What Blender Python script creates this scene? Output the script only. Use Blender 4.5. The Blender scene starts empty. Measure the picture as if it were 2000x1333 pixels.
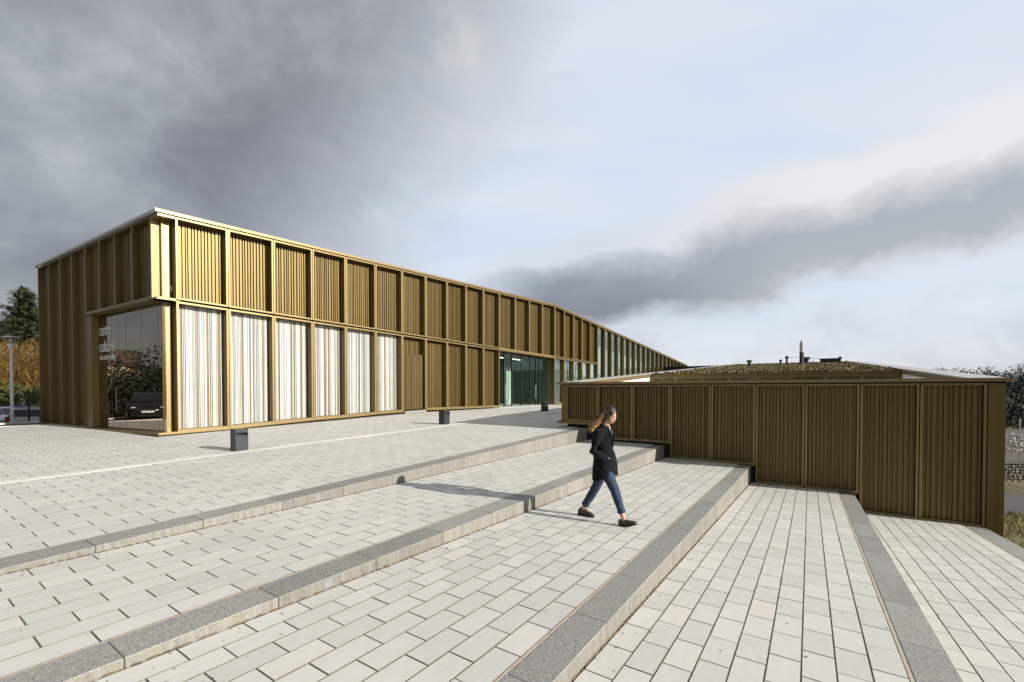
import bpy, bmesh, math, random
from mathutils import Vector, Matrix, noise as mnoise
R = math.radians
random.seed(7)
scene = bpy.context.scene
C = scene.collection

# ------------------------------------------------------------------ camera, sky, sun, exposure
TH = 0.592401                                  # camera looks TH to the left of +Y; +Y runs along the kerbs
cam_d = bpy.data.cameras.new('camera'); cam = bpy.data.objects.new('camera', cam_d); C.objects.link(cam)
cam_d.sensor_width = 36.0; cam_d.lens = 863.945 / 2000 * 36.0
cam_d.shift_y = (774.33 - 666.5) / 2000
cam_d.clip_start = 0.05; cam_d.clip_end = 3000
cam.location = (0, 0, 1.7); cam.rotation_euler = (R(90 - 0.95), 0, TH)
scene.camera = cam
EXPO = 0.62
scene.view_settings.view_transform = 'Standard'; scene.view_settings.look = 'None'
scene.view_settings.exposure = EXPO; scene.view_settings.gamma = 1.0
scene.view_settings.use_curve_mapping = False
SUN_EL = R(19.5); SUN_XY = (0.993, 0.12)
sd = Vector((SUN_XY[0] * math.cos(SUN_EL), SUN_XY[1] * math.cos(SUN_EL), math.sin(SUN_EL))).normalized()
sun_d = bpy.data.lights.new('sun', 'SUN'); sun = bpy.data.objects.new('sun', sun_d); C.objects.link(sun)
sun_d.energy = 4.8; sun_d.angle = R(0.55); sun_d.color = (1.0, 0.945, 0.86)
sun.rotation_euler = sd.to_track_quat('Z', 'Y').to_euler(); sun.location = (40, 5, 30)

class NT:
    """small helper around a node tree"""
    def __init__(s, tree): s.t = tree; s.n = tree.nodes; s.l = tree.links
    def new(s, typ, **kw):
        x = s.n.new(typ)
        for k, v in kw.items(): setattr(x, k, v)
        return x
    def put(s, sock, v):
        if isinstance(v, bpy.types.NodeSocket): s.l.new(v, sock)
        elif v is not None: sock.default_value = v
    def m(s, op, a, b=None, c=None, clamp=False):
        x = s.new('ShaderNodeMath', operation=op, use_clamp=clamp)
        s.put(x.inputs[0], a); s.put(x.inputs[1], b); s.put(x.inputs[2], c)
        return x.outputs[0]
    def ss(s, v, lo, hi):
        x = s.new('ShaderNodeMapRange', interpolation_type='SMOOTHSTEP')
        s.put(x.inputs[0], v); x.inputs[1].default_value = lo; x.inputs[2].default_value = hi
        return x.outputs[0]
    def mix(s, f, a, b, mode='MIX'):
        x = s.new('ShaderNodeMix', data_type='RGBA', blend_type=mode)
        s.put(x.inputs[0], f)
        for i, v in ((6, a), (7, b)):
            if isinstance(v, tuple) and len(v) == 3: v = (*v, 1)
            s.put(x.inputs[i], v)
        return x.outputs[2]
    def noise(s, vec, scale, detail=4, rough=0.55, dist=0.0, typ='3D'):
        x = s.new('ShaderNodeTexNoise', noise_dimensions=typ)
        s.put(x.inputs['Vector'], vec); x.inputs['Scale'].default_value = scale
        x.inputs['Detail'].default_value = detail; x.inputs['Roughness'].default_value = rough
        x.inputs['Distortion'].default_value = dist
        return x.outputs[0]
    def scale(s, vec, sc):
        x = s.new('ShaderNodeVectorMath', operation='MULTIPLY'); s.put(x.inputs[0], vec); x.inputs[1].default_value = sc
        return x.outputs[0]
    def ramp(s, f, stops):
        x = s.new('ShaderNodeValToRGB'); s.put(x.inputs[0], f)
        e = x.color_ramp.elements
        while len(e) < len(stops): e.new(0.5)
        for i, (p, c) in enumerate(stops): e[i].position = p; e[i].color = (*c, 1)
        return x.outputs[0]

def build_world():
    w = bpy.data.worlds.new('World'); scene.world = w; w.use_nodes = True
    T = NT(w.node_tree); T.n.clear()
    out = T.new('ShaderNodeOutputWorld'); bg = T.new('ShaderNodeBackground')
    sky = T.new('ShaderNodeTexSky', sky_type='NISHITA', sun_disc=False)
    sky.sun_elevation = SUN_EL; sky.sun_rotation = math.atan2(SUN_XY[0], SUN_XY[1])
    sky.air_density = 1.0; sky.dust_density = 1.5
    tc = T.new('ShaderNodeTexCoord').outputs['Generated']
    rot = T.new('ShaderNodeVectorRotate', rotation_type='Z_AXIS'); T.put(rot.inputs['Vector'], tc); rot.inputs['Angle'].default_value = -TH
    d = rot.outputs[0]
    sp = T.new('ShaderNodeSeparateXYZ'); T.put(sp.inputs[0], d)
    x, y, z = sp.outputs
    az = T.m('MULTIPLY', T.m('ARCTAN2', x, y), 57.2958)
    el = T.m('MULTIPLY', T.m('ARCSINE', z), 57.2958)
    zz = T.m('ADD', T.m('MAXIMUM', z, 0.0), 0.22)                # flat cloud layer seen in perspective
    cb = T.new('ShaderNodeCombineXYZ'); T.put(cb.inputs[0], T.m('DIVIDE', x, zz)); T.put(cb.inputs[1], T.m('DIVIDE', y, zz))
    P = cb.outputs[0]
    n_str = T.noise(T.scale(P, (1.0, 2.4, 1.0)), 1.3, 5, 0.5, 0.3)
    n_soft = T.noise(T.scale(d, (1, 1, 1.25)), 2.7, 4, 0.5, 0.25)
    n_puf = T.noise(T.scale(d, (1, 1, 1.3)), 5.5, 9, 0.58, 0.35)
    n_fin = T.noise(T.scale(d, (1, 1, 1.3)), 13.0, 8, 0.6, 0.2)
    # heavy cloud bank on the left and overhead
    dt = T.m('ADD', T.m('ADD', T.m('MULTIPLY', x, -0.802), T.m('MULTIPLY', y, -0.391)), T.m('MULTIPLY', z, 0.45))
    q = T.m('ADD', dt, T.m('ADD', T.m('MULTIPLY', T.m('SUBTRACT', n_soft, 0.5), 0.30), T.m('MULTIPLY', T.m('SUBTRACT', n_puf, 0.5), 0.30)))
    dark = T.ss(q, -0.17, 0.21)
    tone = T.m('ADD', T.m('MULTIPLY', n_soft, 0.75), T.m('ADD', T.m('MULTIPLY', n_puf, 0.55), T.m('MULTIPLY', T.m('SUBTRACT', n_fin, 0.5), 0.10)))
    tone = T.m('SUBTRACT', tone, T.m('MULTIPLY', T.ss(dt, 0.1, 0.75), 0.10))
    dcol = T.ramp(tone, [(0.40, (0.195, 0.198, 0.218)), (0.55, (0.28, 0.290, 0.313)), (0.68, (0.390, 0.408, 0.430)), (0.80, (0.56, 0.575, 0.59)), (0.92, (0.72, 0.73, 0.73))])
    # thin bright veil on the right, real sky coming through
    veil = T.ramp(n_str, [(0.30, (0.70, 0.79, 0.92)), (0.5, (0.755, 0.81, 0.93)), (0.72, (0.83, 0.86, 0.94))])
    white = T.ss(T.m('ADD', el, T.m('MULTIPLY', n_puf, 16.0)), 20.0, 8.0)
    veil = T.mix(T.m('MULTIPLY', white, 0.8), veil, T.ramp(n_puf, [(0.36, (0.55, 0.60, 0.68)), (0.48, (0.70, 0.73, 0.79)), (0.60, (0.84, 0.85, 0.87))]))
    # long roll of cloud on the right: dark flat base, lit billowing top
    edge = T.new('ShaderNodeValToRGB'); T.put(edge.inputs[0], T.m('DIVIDE', T.m('ADD', az, 20.0), 120.0))
    tab = [(-20, 10.5, 12.0), (0, 9.0, 15.2), (13, 8.2, 16.8), (25, 9.8, 19.2), (34, 11.4, 20.2), (42, 12.6, 20.6), (49, 13.4, 21.6), (70, 16.0, 25.5), (98, 18.0, 29.0)]
    e = edge.color_ramp.elements
    while len(e) < len(tab): e.new(0.5)
    for k, (a_, lo_, up_) in enumerate(tab): e[k].position = (a_ + 20) / 120; e[k].color = (lo_ / 40, up_ / 40, 0, 1)
    se = T.new('ShaderNodeSeparateColor'); T.put(se.inputs[0], edge.outputs[0])
    low = T.m('MULTIPLY', se.outputs[0], 40.0); top = T.m('MULTIPLY', se.outputs[1], 40.0)
    wob = T.m('ADD', T.m('ADD', T.m('MULTIPLY', T.m('SUBTRACT', n_puf, 0.5), 13.0), T.m('MULTIPLY', T.m('SUBTRACT', n_soft, 0.5), 7.0)), T.m('MULTIPLY', T.m('SUBTRACT', n_fin, 0.5), 3.5))
    tt = T.m('DIVIDE', T.m('SUBTRACT', T.m('ADD', el, T.m('MULTIPLY', wob, 0.55)), low), T.m('SUBTRACT', top, low))
    win = T.m('MULTIPLY', T.ss(T.m('ADD', az, T.m('MULTIPLY', wob, 1.5)), -12, 3), T.ss(az, 110, 75))
    cov = T.m('MULTIPLY', T.m('MULTIPLY', T.ss(tt, -0.22, 0.16), T.ss(tt, 1.40, 1.14)), win)
    body_l = T.ramp(tt, [(0.0, (0.30, 0.32, 0.36)), (0.16, (0.225, 0.24, 0.285)), (0.5, (0.30, 0.325, 0.385)), (0.78, (0.47, 0.505, 0.575)), (1.0, (0.74, 0.775, 0.85))])
    body_r = T.ramp(tt, [(0.0, (0.64, 0.65, 0.67)), (0.20, (0.46, 0.48, 0.51)), (0.46, (0.44, 0.465, 0.505)), (0.68, (0.66, 0.67, 0.69)), (0.88, (0.88, 0.88, 0.88))])
    bcol = T.mix(T.ss(az, 10, 36), body_l, body_r)
    col = T.mix(T.m('MULTIPLY', cov, 0.96), veil, bcol)
    col = T.mix(dark, col, dcol)
    gain = 2 ** EXPO
    cs = T.new('ShaderNodeVectorMath', operation='SCALE'); T.put(cs.inputs[0], col); cs.inputs['Scale'].default_value = 10.0 / gain
    fin = T.mix(0.9, sky.outputs[0], cs.outputs[0])
    T.put(bg.inputs[0], fin); bg.inputs[1].default_value = 0.1
    T.l.new(bg.outputs[0], out.inputs[0])
build_world()

# ------------------------------------------------------------------ materials
MATS = {}
def mat(name, fn):
    if name in MATS: return MATS[name]
    m = bpy.data.materials.new(name); m.use_nodes = True
    T = NT(m.node_tree); T.n.clear()
    out = T.new('ShaderNodeOutputMaterial'); p = T.new('ShaderNodeBsdfPrincipled')
    T.l.new(p.outputs[0], out.inputs[0])
    T.p = p; T.out = out
    T.obj = T.new('ShaderNodeTexCoord').outputs['Object']
    T.pos = T.new('ShaderNodeNewGeometry').outputs['Position']
    fn(T); MATS[name] = m
    return m
def bump(T, h, strength=0.2, dist=0.01):
    b = T.new('ShaderNodeBump'); T.put(b.inputs['Height'], h); b.inputs['Strength'].default_value = strength
    b.inputs['Distance'].default_value = dist; T.l.new(b.outputs[0], T.p.inputs['Normal'])
def setp(T, **kw):
    for k, v in kw.items():
        s = T.p.inputs[k.replace('_', ' ')]
        if isinstance(v, tuple) and len(v) == 3: v = (*v, 1)
        T.put(s, v)
def simple(name, col, rough=0.6, metal=0.0, var=0.12, nscale=6.0, bs=0.0):
    def f(T):
        n = T.noise(T.pos, nscale, 5, 0.6)
        a = tuple(c * (1 - var) for c in col); b = tuple(min(1, c * (1 + var)) for c in col)
        setp(T, Base_Color=T.ramp(n, [(0.3, a), (0.7, b)]), Roughness=rough, Metallic=metal)
        if bs: bump(T, T.noise(T.pos, nscale * 8, 4), bs, 0.01)
    return mat(name, f)

def m_bronze(T):
    oi = T.new('ShaderNodeObjectInfo').outputs['Random']
    n = T.noise(T.scale(T.pos, (1, 1, 0.25)), 1.6, 5, 0.6); n2 = T.noise(T.scale(T.pos, (6, 6, 0.6)), 3.0, 4, 0.6)
    v = T.m('ADD', T.m('MULTIPLY', n, 0.6), T.m('ADD', T.m('MULTIPLY', n2, 0.25), T.m('MULTIPLY', oi, 0.24)))
    setp(T, Base_Color=T.ramp(v, [(0.3, (0.150, 0.106, 0.036)), (0.7, (0.180, 0.128, 0.044))]), Metallic=0.58,
         Roughness=T.ramp(n2, [(0.3, (0.43,) * 3), (0.7, (0.47,) * 3)]))
    bump(T, T.noise(T.pos, 1.3, 2), 0.06, 0.05)
BRONZE = mat('anodised_bronze', m_bronze)
def m_edge(T):
    n = T.noise(T.scale(T.pos, (3, 3, 0.5)), 3.0, 4, 0.6)
    setp(T, Base_Color=T.ramp(n, [(0.3, (0.240, 0.175, 0.076)), (0.7, (0.268, 0.197, 0.088))]), Metallic=0.58, Roughness=0.40)
EDGE = mat('brushed_bronze_edge', m_edge)
DARKGAP = simple('shadow_gap_black', (0.012, 0.012, 0.012), 0.8)  # near-black colour stands in for the shade inside narrow gaps
COPE = simple('zinc_coping', (0.50, 0.48, 0.45), 0.45, 0.4, 0.1, 2.0)
STEEL = simple('galvanised_steel', (0.45, 0.46, 0.47), 0.35, 0.8, 0.1, 4.0)
WHITEP = simple('white_lamp_paint', (0.72, 0.72, 0.72), 0.4, 0.0, 0.05, 3.0)
SLATW = simple('white_slat', (0.63, 0.63, 0.64), 0.5, 0.0, 0.04, 2.0)
SLATG = simple('pale_grey_slat', (0.50, 0.485, 0.48), 0.5, 0.0, 0.06, 2.0)
SLATB = simple('bronze_slat', (0.20, 0.145, 0.068), 0.5, 0.2, 0.08, 2.0)
PLASTER = simple('white_plaster', (0.74, 0.73, 0.71), 0.8, 0.0, 0.06, 1.5)
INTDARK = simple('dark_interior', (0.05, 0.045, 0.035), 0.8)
INTPALE = simple('pale_interior_wall', (0.66, 0.70, 0.67), 0.7, 0.0, 0.08, 0.8)
INTGREEN = simple('green_interior_wall', (0.175, 0.208, 0.182), 0.7, 0.0, 0.1, 0.8)
CHARCOAL = simple('charcoal_metal', (0.026, 0.029, 0.034), 0.42, 0.2, 0.1, 5.0)
BLACKM = simple('black_metal', (0.015, 0.016, 0.017), 0.4, 0.3)

def glass_mat(name, tint, refl_ior, extra=0.0, rough=0.0, rtint=(0.95, 0.97, 0.96)):
    m = bpy.data.materials.new(name); m.use_nodes = True
    T = NT(m.node_tree); T.n.clear()
    out = T.new('ShaderNodeOutputMaterial'); tr = T.new('ShaderNodeBsdfTransparent'); gl = T.new('ShaderNodeBsdfGlossy')
    tr.inputs[0].default_value = (*tint, 1); gl.inputs[0].default_value = (*rtint, 1); gl.inputs['Roughness'].default_value = rough
    fr = T.new('ShaderNodeFresnel'); fr.inputs[0].default_value = refl_ior
    bm = T.new('ShaderNodeBump'); pos = T.new('ShaderNodeNewGeometry').outputs['Position']
    T.put(bm.inputs['Height'], T.noise(pos, 0.9, 1)); bm.inputs['Strength'].default_value = 0.02; bm.inputs['Distance'].default_value = 0.05
    T.l.new(bm.outputs[0], gl.inputs['Normal'])
    bf = T.new('ShaderNodeNewGeometry').outputs['Backfacing']
    f = T.m('MULTIPLY', T.m('ADD', fr.outputs[0], extra, clamp=True), T.m('SUBTRACT', 1.0, bf))
    mx = T.new('ShaderNodeMixShader'); T.put(mx.inputs[0], f); T.l.new(tr.outputs[0], mx.inputs[1]); T.l.new(gl.outputs[0], mx.inputs[2])
    T.l.new(mx.outputs[0], out.inputs[0]); MATS[name] = m
    return m
GLASS_CORNER = glass_mat('tinted_corner_glass', (0.50, 0.46, 0.40), 1.85, 0.15, 0.0, (0.96, 0.87, 0.76))
GLASS_BLIND = glass_mat('clear_glass', (0.93, 0.94, 0.93), 1.45)
GLASS_STRIP = glass_mat('reflective_glass', (0.88, 0.92, 0.905), 1.9, 0.42)
GLASS_DOOR = glass_mat('green_glass', (0.77, 0.845, 0.80), 1.6, 0.03)
GLASS_CAR = mat('car_glass', lambda T: setp(T, Base_Color=(0.02, 0.025, 0.03), Roughness=0.05))

def paver_fn(random_socket):
    def f(T):
        rnd = T.new('ShaderNodeObjectInfo').outputs['Random'] if random_socket == 'object' else T.new('ShaderNodeNewGeometry').outputs['Random Per Island']
        sep = T.new('ShaderNodeTexWhiteNoise', noise_dimensions='1D'); T.put(sep.inputs['W'], T.m('MULTIPLY', rnd, 91.7))
        r2 = sep.outputs['Value']
        big = T.noise(T.pos, 0.45, 4, 0.6); med = T.noise(T.scale(T.pos, (9, 2.2, 9)), 2.2, 6, 0.65)
        fine = T.noise(T.pos, 160, 3, 0.6)
        base = T.mix(r2, (0.578, 0.560, 0.518), (0.566, 0.559, 0.516))
        base = T.mix(T.ss(rnd, 0.86, 1.0), base, (0.574, 0.543, 0.504))
        v = T.m('ADD', T.m('ADD', T.m('MULTIPLY', rnd, 0.13), T.m('MULTIPLY', big, 0.22)), T.m('ADD', T.m('MULTIPLY', med, 0.20), T.m('MULTIPLY', fine, 0.16)))
        k = T.m('ADD', 0.63, v)
        k3 = T.new('ShaderNodeCombineXYZ')
        for i in range(3): T.put(k3.inputs[i], k)
        col = T.mix(1.0, base, k3.outputs[0], 'MULTIPLY')
        # a few small dark spots and rusty marks left by wear
        vo = T.new('ShaderNodeTexVoronoi', feature='F1'); T.put(vo.inputs['Vector'], T.pos); vo.inputs['Scale'].default_value = 2.2
        vr = T.new('ShaderNodeSeparateColor'); T.put(vr.inputs[0], vo.outputs['Color'])
        spot = T.m('MULTIPLY', T.ss(vo.outputs['Distance'], 0.055, 0.02), T.ss(vr.outputs[0], 0.70, 0.74))
        col = T.mix(T.m('MULTIPLY', spot, 0.75), col, (0.10, 0.085, 0.07))
        st = T.m('MULTIPLY', T.ss(T.noise(T.scale(T.pos, (2.2, 1, 2)), 2.3, 6, 0.72), 0.55, 0.80), 0.42)
        col = T.mix(st, col, (0.36, 0.315, 0.265))
        setp(T, Base_Color=col, Roughness=0.8)
        T.p.inputs['Specular IOR Level'].default_value = 0.3
        bump(T, T.m('ADD', T.m('MULTIPLY', med, 0.6), fine), 0.22, 0.004)
    return f
PAVER = mat('pale_concrete_paver', paver_fn('object'))
PAVER_M = mat('pale_concrete_paver_far', paver_fn('island'))
def m_granite(T):
    rnd = T.new('ShaderNodeObjectInfo').outputs['Random']
    a = T.noise(T.pos, 95, 2, 0.7); b = T.noise(T.pos, 230, 2, 0.7); g = T.noise(T.pos, 1.6, 4, 0.6)
    v = T.m('ADD', T.m('MULTIPLY', a, 0.62), T.m('MULTIPLY', b, 0.38))
    col = T.ramp(v, [(0.34, (0.080, 0.078, 0.072)), (0.47, (0.245, 0.239, 0.218)), (0.54, (0.295, 0.287, 0.262)), (0.66, (0.54, 0.53, 0.50))])
    k = T.m('ADD', 0.70, T.m('ADD', T.m('MULTIPLY', g, 0.36), T.m('MULTIPLY', rnd, 0.24)))
    k3 = T.new('ShaderNodeCombineXYZ')
    for i in range(3): T.put(k3.inputs[i], k)
    col = T.mix(1.0, col, k3.outputs[0], 'MULTIPLY')
    # vertical run-off stains on the faces, also coloured darker to offset the low sun
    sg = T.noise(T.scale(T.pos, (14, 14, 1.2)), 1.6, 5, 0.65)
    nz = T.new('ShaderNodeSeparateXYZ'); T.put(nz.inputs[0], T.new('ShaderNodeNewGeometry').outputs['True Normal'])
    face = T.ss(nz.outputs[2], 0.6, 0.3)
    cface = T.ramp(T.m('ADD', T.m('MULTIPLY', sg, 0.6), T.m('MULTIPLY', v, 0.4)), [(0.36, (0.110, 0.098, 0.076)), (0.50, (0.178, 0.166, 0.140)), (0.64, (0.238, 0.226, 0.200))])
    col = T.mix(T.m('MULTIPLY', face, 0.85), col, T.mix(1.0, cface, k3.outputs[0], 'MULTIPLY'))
    setp(T, Base_Color=col, Roughness=0.75)
    bump(T, v, 0.3, 0.003)
GRANITE = mat('speckled_granite', m_granite)
PSIDE = simple('shade_toned_paver_edge', (0.185, 0.162, 0.132), 0.9, 0, 0.25, 12)  # paver sides and chamfers coloured darker to subdue their sunlit lines
MORTAR = simple('pinkish_mortar', (0.46, 0.39, 0.32), 0.9, 0, 0.15, 20, 0.2)
BED = simple('brown_joint_sand', (0.165, 0.145, 0.115), 0.95, 0, 0.35, 30, 0.2)
DIRT = simple('riser_foot_dirt', (0.12, 0.085, 0.05), 0.95, 0, 0.4, 25)
STRIPW = simple('white_stone_strip', (0.68, 0.65, 0.60), 0.7, 0, 0.07, 8, 0.05)
ASPHALT = simple('asphalt', (0.075, 0.073, 0.072), 0.9, 0, 0.25, 12, 0.15)
GRAVELB = simple('brown_gravel', (0.10, 0.075, 0.055), 0.95, 0, 0.3, 5, 0.3)
def m_ground(T):
    n = T.noise(T.pos, 0.7, 8, 0.7); n2 = T.noise(T.pos, 5, 6, 0.7)
    v = T.m('ADD', T.m('MULTIPLY', n, 0.5), T.m('MULTIPLY', n2, 0.5))
    setp(T, Base_Color=T.ramp(v, [(0.36, (0.045, 0.04, 0.02)), (0.5, (0.10, 0.085, 0.035)), (0.64, (0.21, 0.165, 0.085))]), Roughness=0.95)
    bump(T, n2, 0.6, 0.06)
GROUND = mat('dry_grass_ground', m_ground)
def leafmat(name, a, b, c, rough=0.7):
    def f(T):
        rnd = T.new('ShaderNodeNewGeometry').outputs['Random Per Island']
        n = T.noise(T.pos, 0.9, 3, 0.6)
        v = T.m('ADD', T.m('MULTIPLY', rnd, 0.6), T.m('MULTIPLY', n, 0.4))
        setp(T, Base_Color=T.ramp(v, [(0.2, a), (0.5, b), (0.8, c)]), Roughness=rough)
        T.p.inputs['Specular IOR Level'].default_value = 0.25
    return mat(name, f)
FIRN = leafmat('fir_needles', (0.011, 0.019, 0.006), (0.023, 0.036, 0.012), (0.055, 0.062, 0.02))
WILL = leafmat('golden_twigs', (0.06, 0.032, 0.009), (0.145, 0.078, 0.02), (0.26, 0.15, 0.042))
HEDG = leafmat('hedge_leaves', (0.02, 0.04, 0.008), (0.055, 0.085, 0.018), (0.12, 0.15, 0.035))
DARKL = leafmat('dark_wood_leaves', (0.010, 0.016, 0.009), (0.020, 0.028, 0.015), (0.040, 0.046, 0.026))
SEDUM = leafmat('dry_sedum', (0.06, 0.055, 0.022), (0.17, 0.13, 0.065), (0.34, 0.27, 0.165), 0.9)
GRASSB = leafmat('dry_grass_blades', (0.06, 0.06, 0.018), (0.15, 0.125, 0.05), (0.26, 0.21, 0.10), 0.9)
SPRIG = leafmat('fresh_leaves', (0.10, 0.16, 0.02), (0.18, 0.26, 0.04), (0.28, 0.36, 0.08))
BARK = simple('grey_bark', (0.085, 0.07, 0.055), 0.9, 0, 0.3, 6, 0.4)
STONE = simple('rubble_stone', (0.13, 0.115, 0.095), 0.9, 0, 0.4, 3, 0.4)
ROCKW = simple('white_rubble', (0.42, 0.41, 0.39), 0.85, 0, 0.2, 4, 0.2)

# ------------------------------------------------------------------ object helpers
class MB:
    def __init__(s): s.v = []; s.f = []; s.mi = []
    def poly(s, pts, m=0):
        i = len(s.v); s.v += [tuple(p) for p in pts]; s.f.append(tuple(range(i, i + len(pts)))); s.mi.append(m)
    def hexa(s, c, m=0):
        """8 corners: bottom 0-3 counter-clockwise, top 4-7"""
        i = len(s.v); s.v += [tuple(p) for p in c]
        for q in ((3, 2, 1, 0), (4, 5, 6, 7), (0, 1, 5, 4), (1, 2, 6, 5), (2, 3, 7, 6), (3, 0, 4, 7)):
            s.f.append(tuple(i + k for k in q)); s.mi.append(m)
    def box(s, x0, x1, y0, y1, z0, z1, m=0):
        s.hexa([(x0, y0, z0), (x1, y0, z0), (x1, y1, z0), (x0, y1, z0), (x0, y0, z1), (x1, y0, z1), (x1, y1, z1), (x0, y1, z1)], m)
    def tube(s, pts, rad, n=6, m=0, caps=True):
        pts = [Vector(p) for p in pts]; rad = rad if isinstance(rad, (list, tuple)) else [rad] * len(pts)
        base = len(s.v); up = Vector((0.013, 0.31, 0.95))
        for i, p in enumerate(pts):
            t = (pts[min(i + 1, len(pts) - 1)] - pts[max(i - 1, 0)]).normalized()
            a = t.cross(up); a = a.normalized() if a.length > 1e-4 else t.cross(Vector((1, 0, 0))).normalized(); b = t.cross(a)
            r = rad[i]; rx, ry = (r if isinstance(r, tuple) else (r, r))
            for k in range(n):
                an = 2 * math.pi * k / n
                s.v.append(tuple(p + a * rx * math.cos(an) + b * ry * math.sin(an)))
        for i in range(len(pts) - 1):
            for k in range(n):
                s.f.append((base + i * n + k, base + i * n + (k + 1) % n, base + (i + 1) * n + (k + 1) % n, base + (i + 1) * n + k)); s.mi.append(m)
        if caps:
            s.f.append(tuple(base + k for k in range(n))[::-1]); s.mi.append(m)
            s.f.append(tuple(base + (len(pts) - 1) * n + k for k in range(n))); s.mi.append(m)
    def loft(s, rings, m=0):
        """rings of equal vertex count, closed, capped"""
        n = len(rings[0]); base = len(s.v)
        for r in rings: s.v += [tuple(p) for p in r]
        for i in range(len(rings) - 1):
            for k in range(n):
                s.f.append((base + i * n + k, base + i * n + (k + 1) % n, base + (i + 1) * n + (k + 1) % n, base + (i + 1) * n + k)); s.mi.append(m)
        s.f.append(tuple(base + k for k in range(n))[::-1]); s.mi.append(m)
        s.f.append(tuple(base + (len(rings) - 1) * n + k for k in range(n))); s.mi.append(m)
    def ell(s, c, r, rot=None, nu=12, nv=8, m=0):
        rings = []; M = rot or Matrix.Identity(3); c = Vector(c)
        for j in range(1, nv):
            t = math.pi * j / nv
            rings.append([c + M @ Vector((r[0] * math.sin(t) * math.cos(2 * math.pi * k / nu), r[1] * math.sin(t) * math.sin(2 * math.pi * k / nu), -r[2] * math.cos(t))) for k in range(nu)])
        base = len(s.v); s.loft(rings, m)
    def mesh(s, name, mats=()):
        me = bpy.data.meshes.new(name); me.from_pydata(s.v, [], s.f); me.update()
        for m in mats: me.materials.append(m)
        if len(mats) > 1: me.polygons.foreach_set('material_index', s.mi)
        return me
    def build(s, name, mats, parent=None, smooth=False, normals=False):
        me = s.mesh(name)
        mats = mats if isinstance(mats, (list, tuple)) else [mats]
        for m in mats: me.materials.append(m)
        if len(mats) > 1: me.polygons.foreach_set('material_index', s.mi)
        if smooth: me.polygons.foreach_set('use_smooth', [True] * len(me.polygons))
        if normals:
            bm = bmesh.new(); bm.from_mesh(me); bmesh.ops.recalc_face_normals(bm, faces=bm.faces); bm.to_mesh(me); bm.free()
        o = bpy.data.objects.new(name, me); C.objects.link(o)
        if parent: o.parent = parent
        return o

def tag(o, label=None, cat=None, group=None, kind=None):
    if label: o['label'] = label
    if cat: o['category'] = cat
    if group: o['group'] = group
    if kind: o['kind'] = kind
    return o
def thing(name, label, cat, loc=(0, 0, 0), rz=0.0, group=None):
    o = bpy.data.objects.new(name, None); C.objects.link(o); o.location = loc; o.rotation_euler = (0, 0, rz)
    o.empty_display_size = 0.3
    return tag(o, label, cat, group)
def copy_tree(o, parent=None):
    c = o.copy(); C.objects.link(c)
    if parent: c.parent = parent
    for ch in list(o.children): copy_tree(ch, c)
    return c
def bevel_obj(o, w, seg=1):
    bm = bmesh.new(); bm.from_mesh(o.data)
    bmesh.ops.bevel(bm, geom=list(bm.edges), offset=w, segments=seg, affect='EDGES', profile=0.5)
    bm.to_mesh(o.data); bm.free()
    return o
def lerp_tab(tab, k):
    if k <= tab[0][0]: return tab[0][1]
    for (a, va), (b, vb) in zip(tab, tab[1:]):
        if k <= b: return va + (vb - va) * (k - a) / (b - a)
    return tab[-1][1]
class Frame:
    def __init__(s, o, d, n): s.o = Vector((*o, 0)); s.d = Vector((*d, 0)).normalized(); s.n = Vector((*n, 0)).normalized()
    def p(s, k, off, z): q = s.o + s.d * k + s.n * off; return (q.x, q.y, z)
def fbox(mb, F, k0, k1, o0, o1, z0, z1, m=0):
    """box in a facade frame; z0/z1 may be functions of k"""
    a = z0 if callable(z0) else (lambda k: z0); b = z1 if callable(z1) else (lambda k: z1)
    mb.hexa([F.p(k0, o0, a(k0)), F.p(k1, o0, a(k1)), F.p(k1, o1, a(k1)), F.p(k0, o1, a(k0)),
             F.p(k0, o0, b(k0)), F.p(k1, o0, b(k1)), F.p(k1, o1, b(k1)), F.p(k0, o1, b(k0))], m)
def corrugated(F, k0, k1, off, depth, z0, z1, seed, wmin=0.034, wmax=0.066):
    rnd = random.Random(seed); mb = MB(); prof = []; k = k0; hi = rnd.random() < 0.5
    while k < k1 - 0.02:
        w = rnd.choice([wmin, wmin * 1.5, (wmin + wmax) / 2, wmax]) * (1.1 if hi else .9); e = min(k + w, k1)
        d = off + (depth if hi else 0.0)
        prof += [(k, d), (e - 0.006, d)]; k = e; hi = not hi
    a = z0 if callable(z0) else (lambda k: z0); b = z1 if callable(z1) else (lambda k: z1)
    n = len(prof)
    for (k, d) in prof: mb.v += [F.p(k, d, a(k)), F.p(k, d, b(k))]
    for i in range(n - 1):
        mb.f.append((2 * i, 2 * i + 2, 2 * i + 3, 2 * i + 1)); mb.mi.append(0)
    # caps at top and bottom so the sheet closes against its frame
    return mb

# ------------------------------------------------------------------ ground planes of the terraced square
S0 = [0.0266029, 0.00051737, -0.0234598, -0.05435953, -0.08276095]
H0 = [0.0, -0.03890858, -0.08545091, -0.12515336, -0.17044456]
KV = [(-6.637, -6.247), (-3.997, -3.658), (-1.604, -1.319), (0.634, 0.920), (2.830, 3.170)]
def zT(i, y):
    if i == 0: return S0[0] * (y if y < 16.6 else 16.6)
    return H0[i] + S0[i] * y
def wallY(x): return 13.7146 - 0.0351 * x
def fwd(x, y): return -x * math.sin(TH) + y * math.cos(TH)
def rgt(x, y): return x * math.cos(TH) + y * math.sin(TH)
def pix(x, y, z):
    f = fwd(x, y)
    if f < 0.15: return None
    return (1000 + 864 * rgt(x, y) / f, 760 - 864 * (z - 1.7) / f, f)

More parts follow.
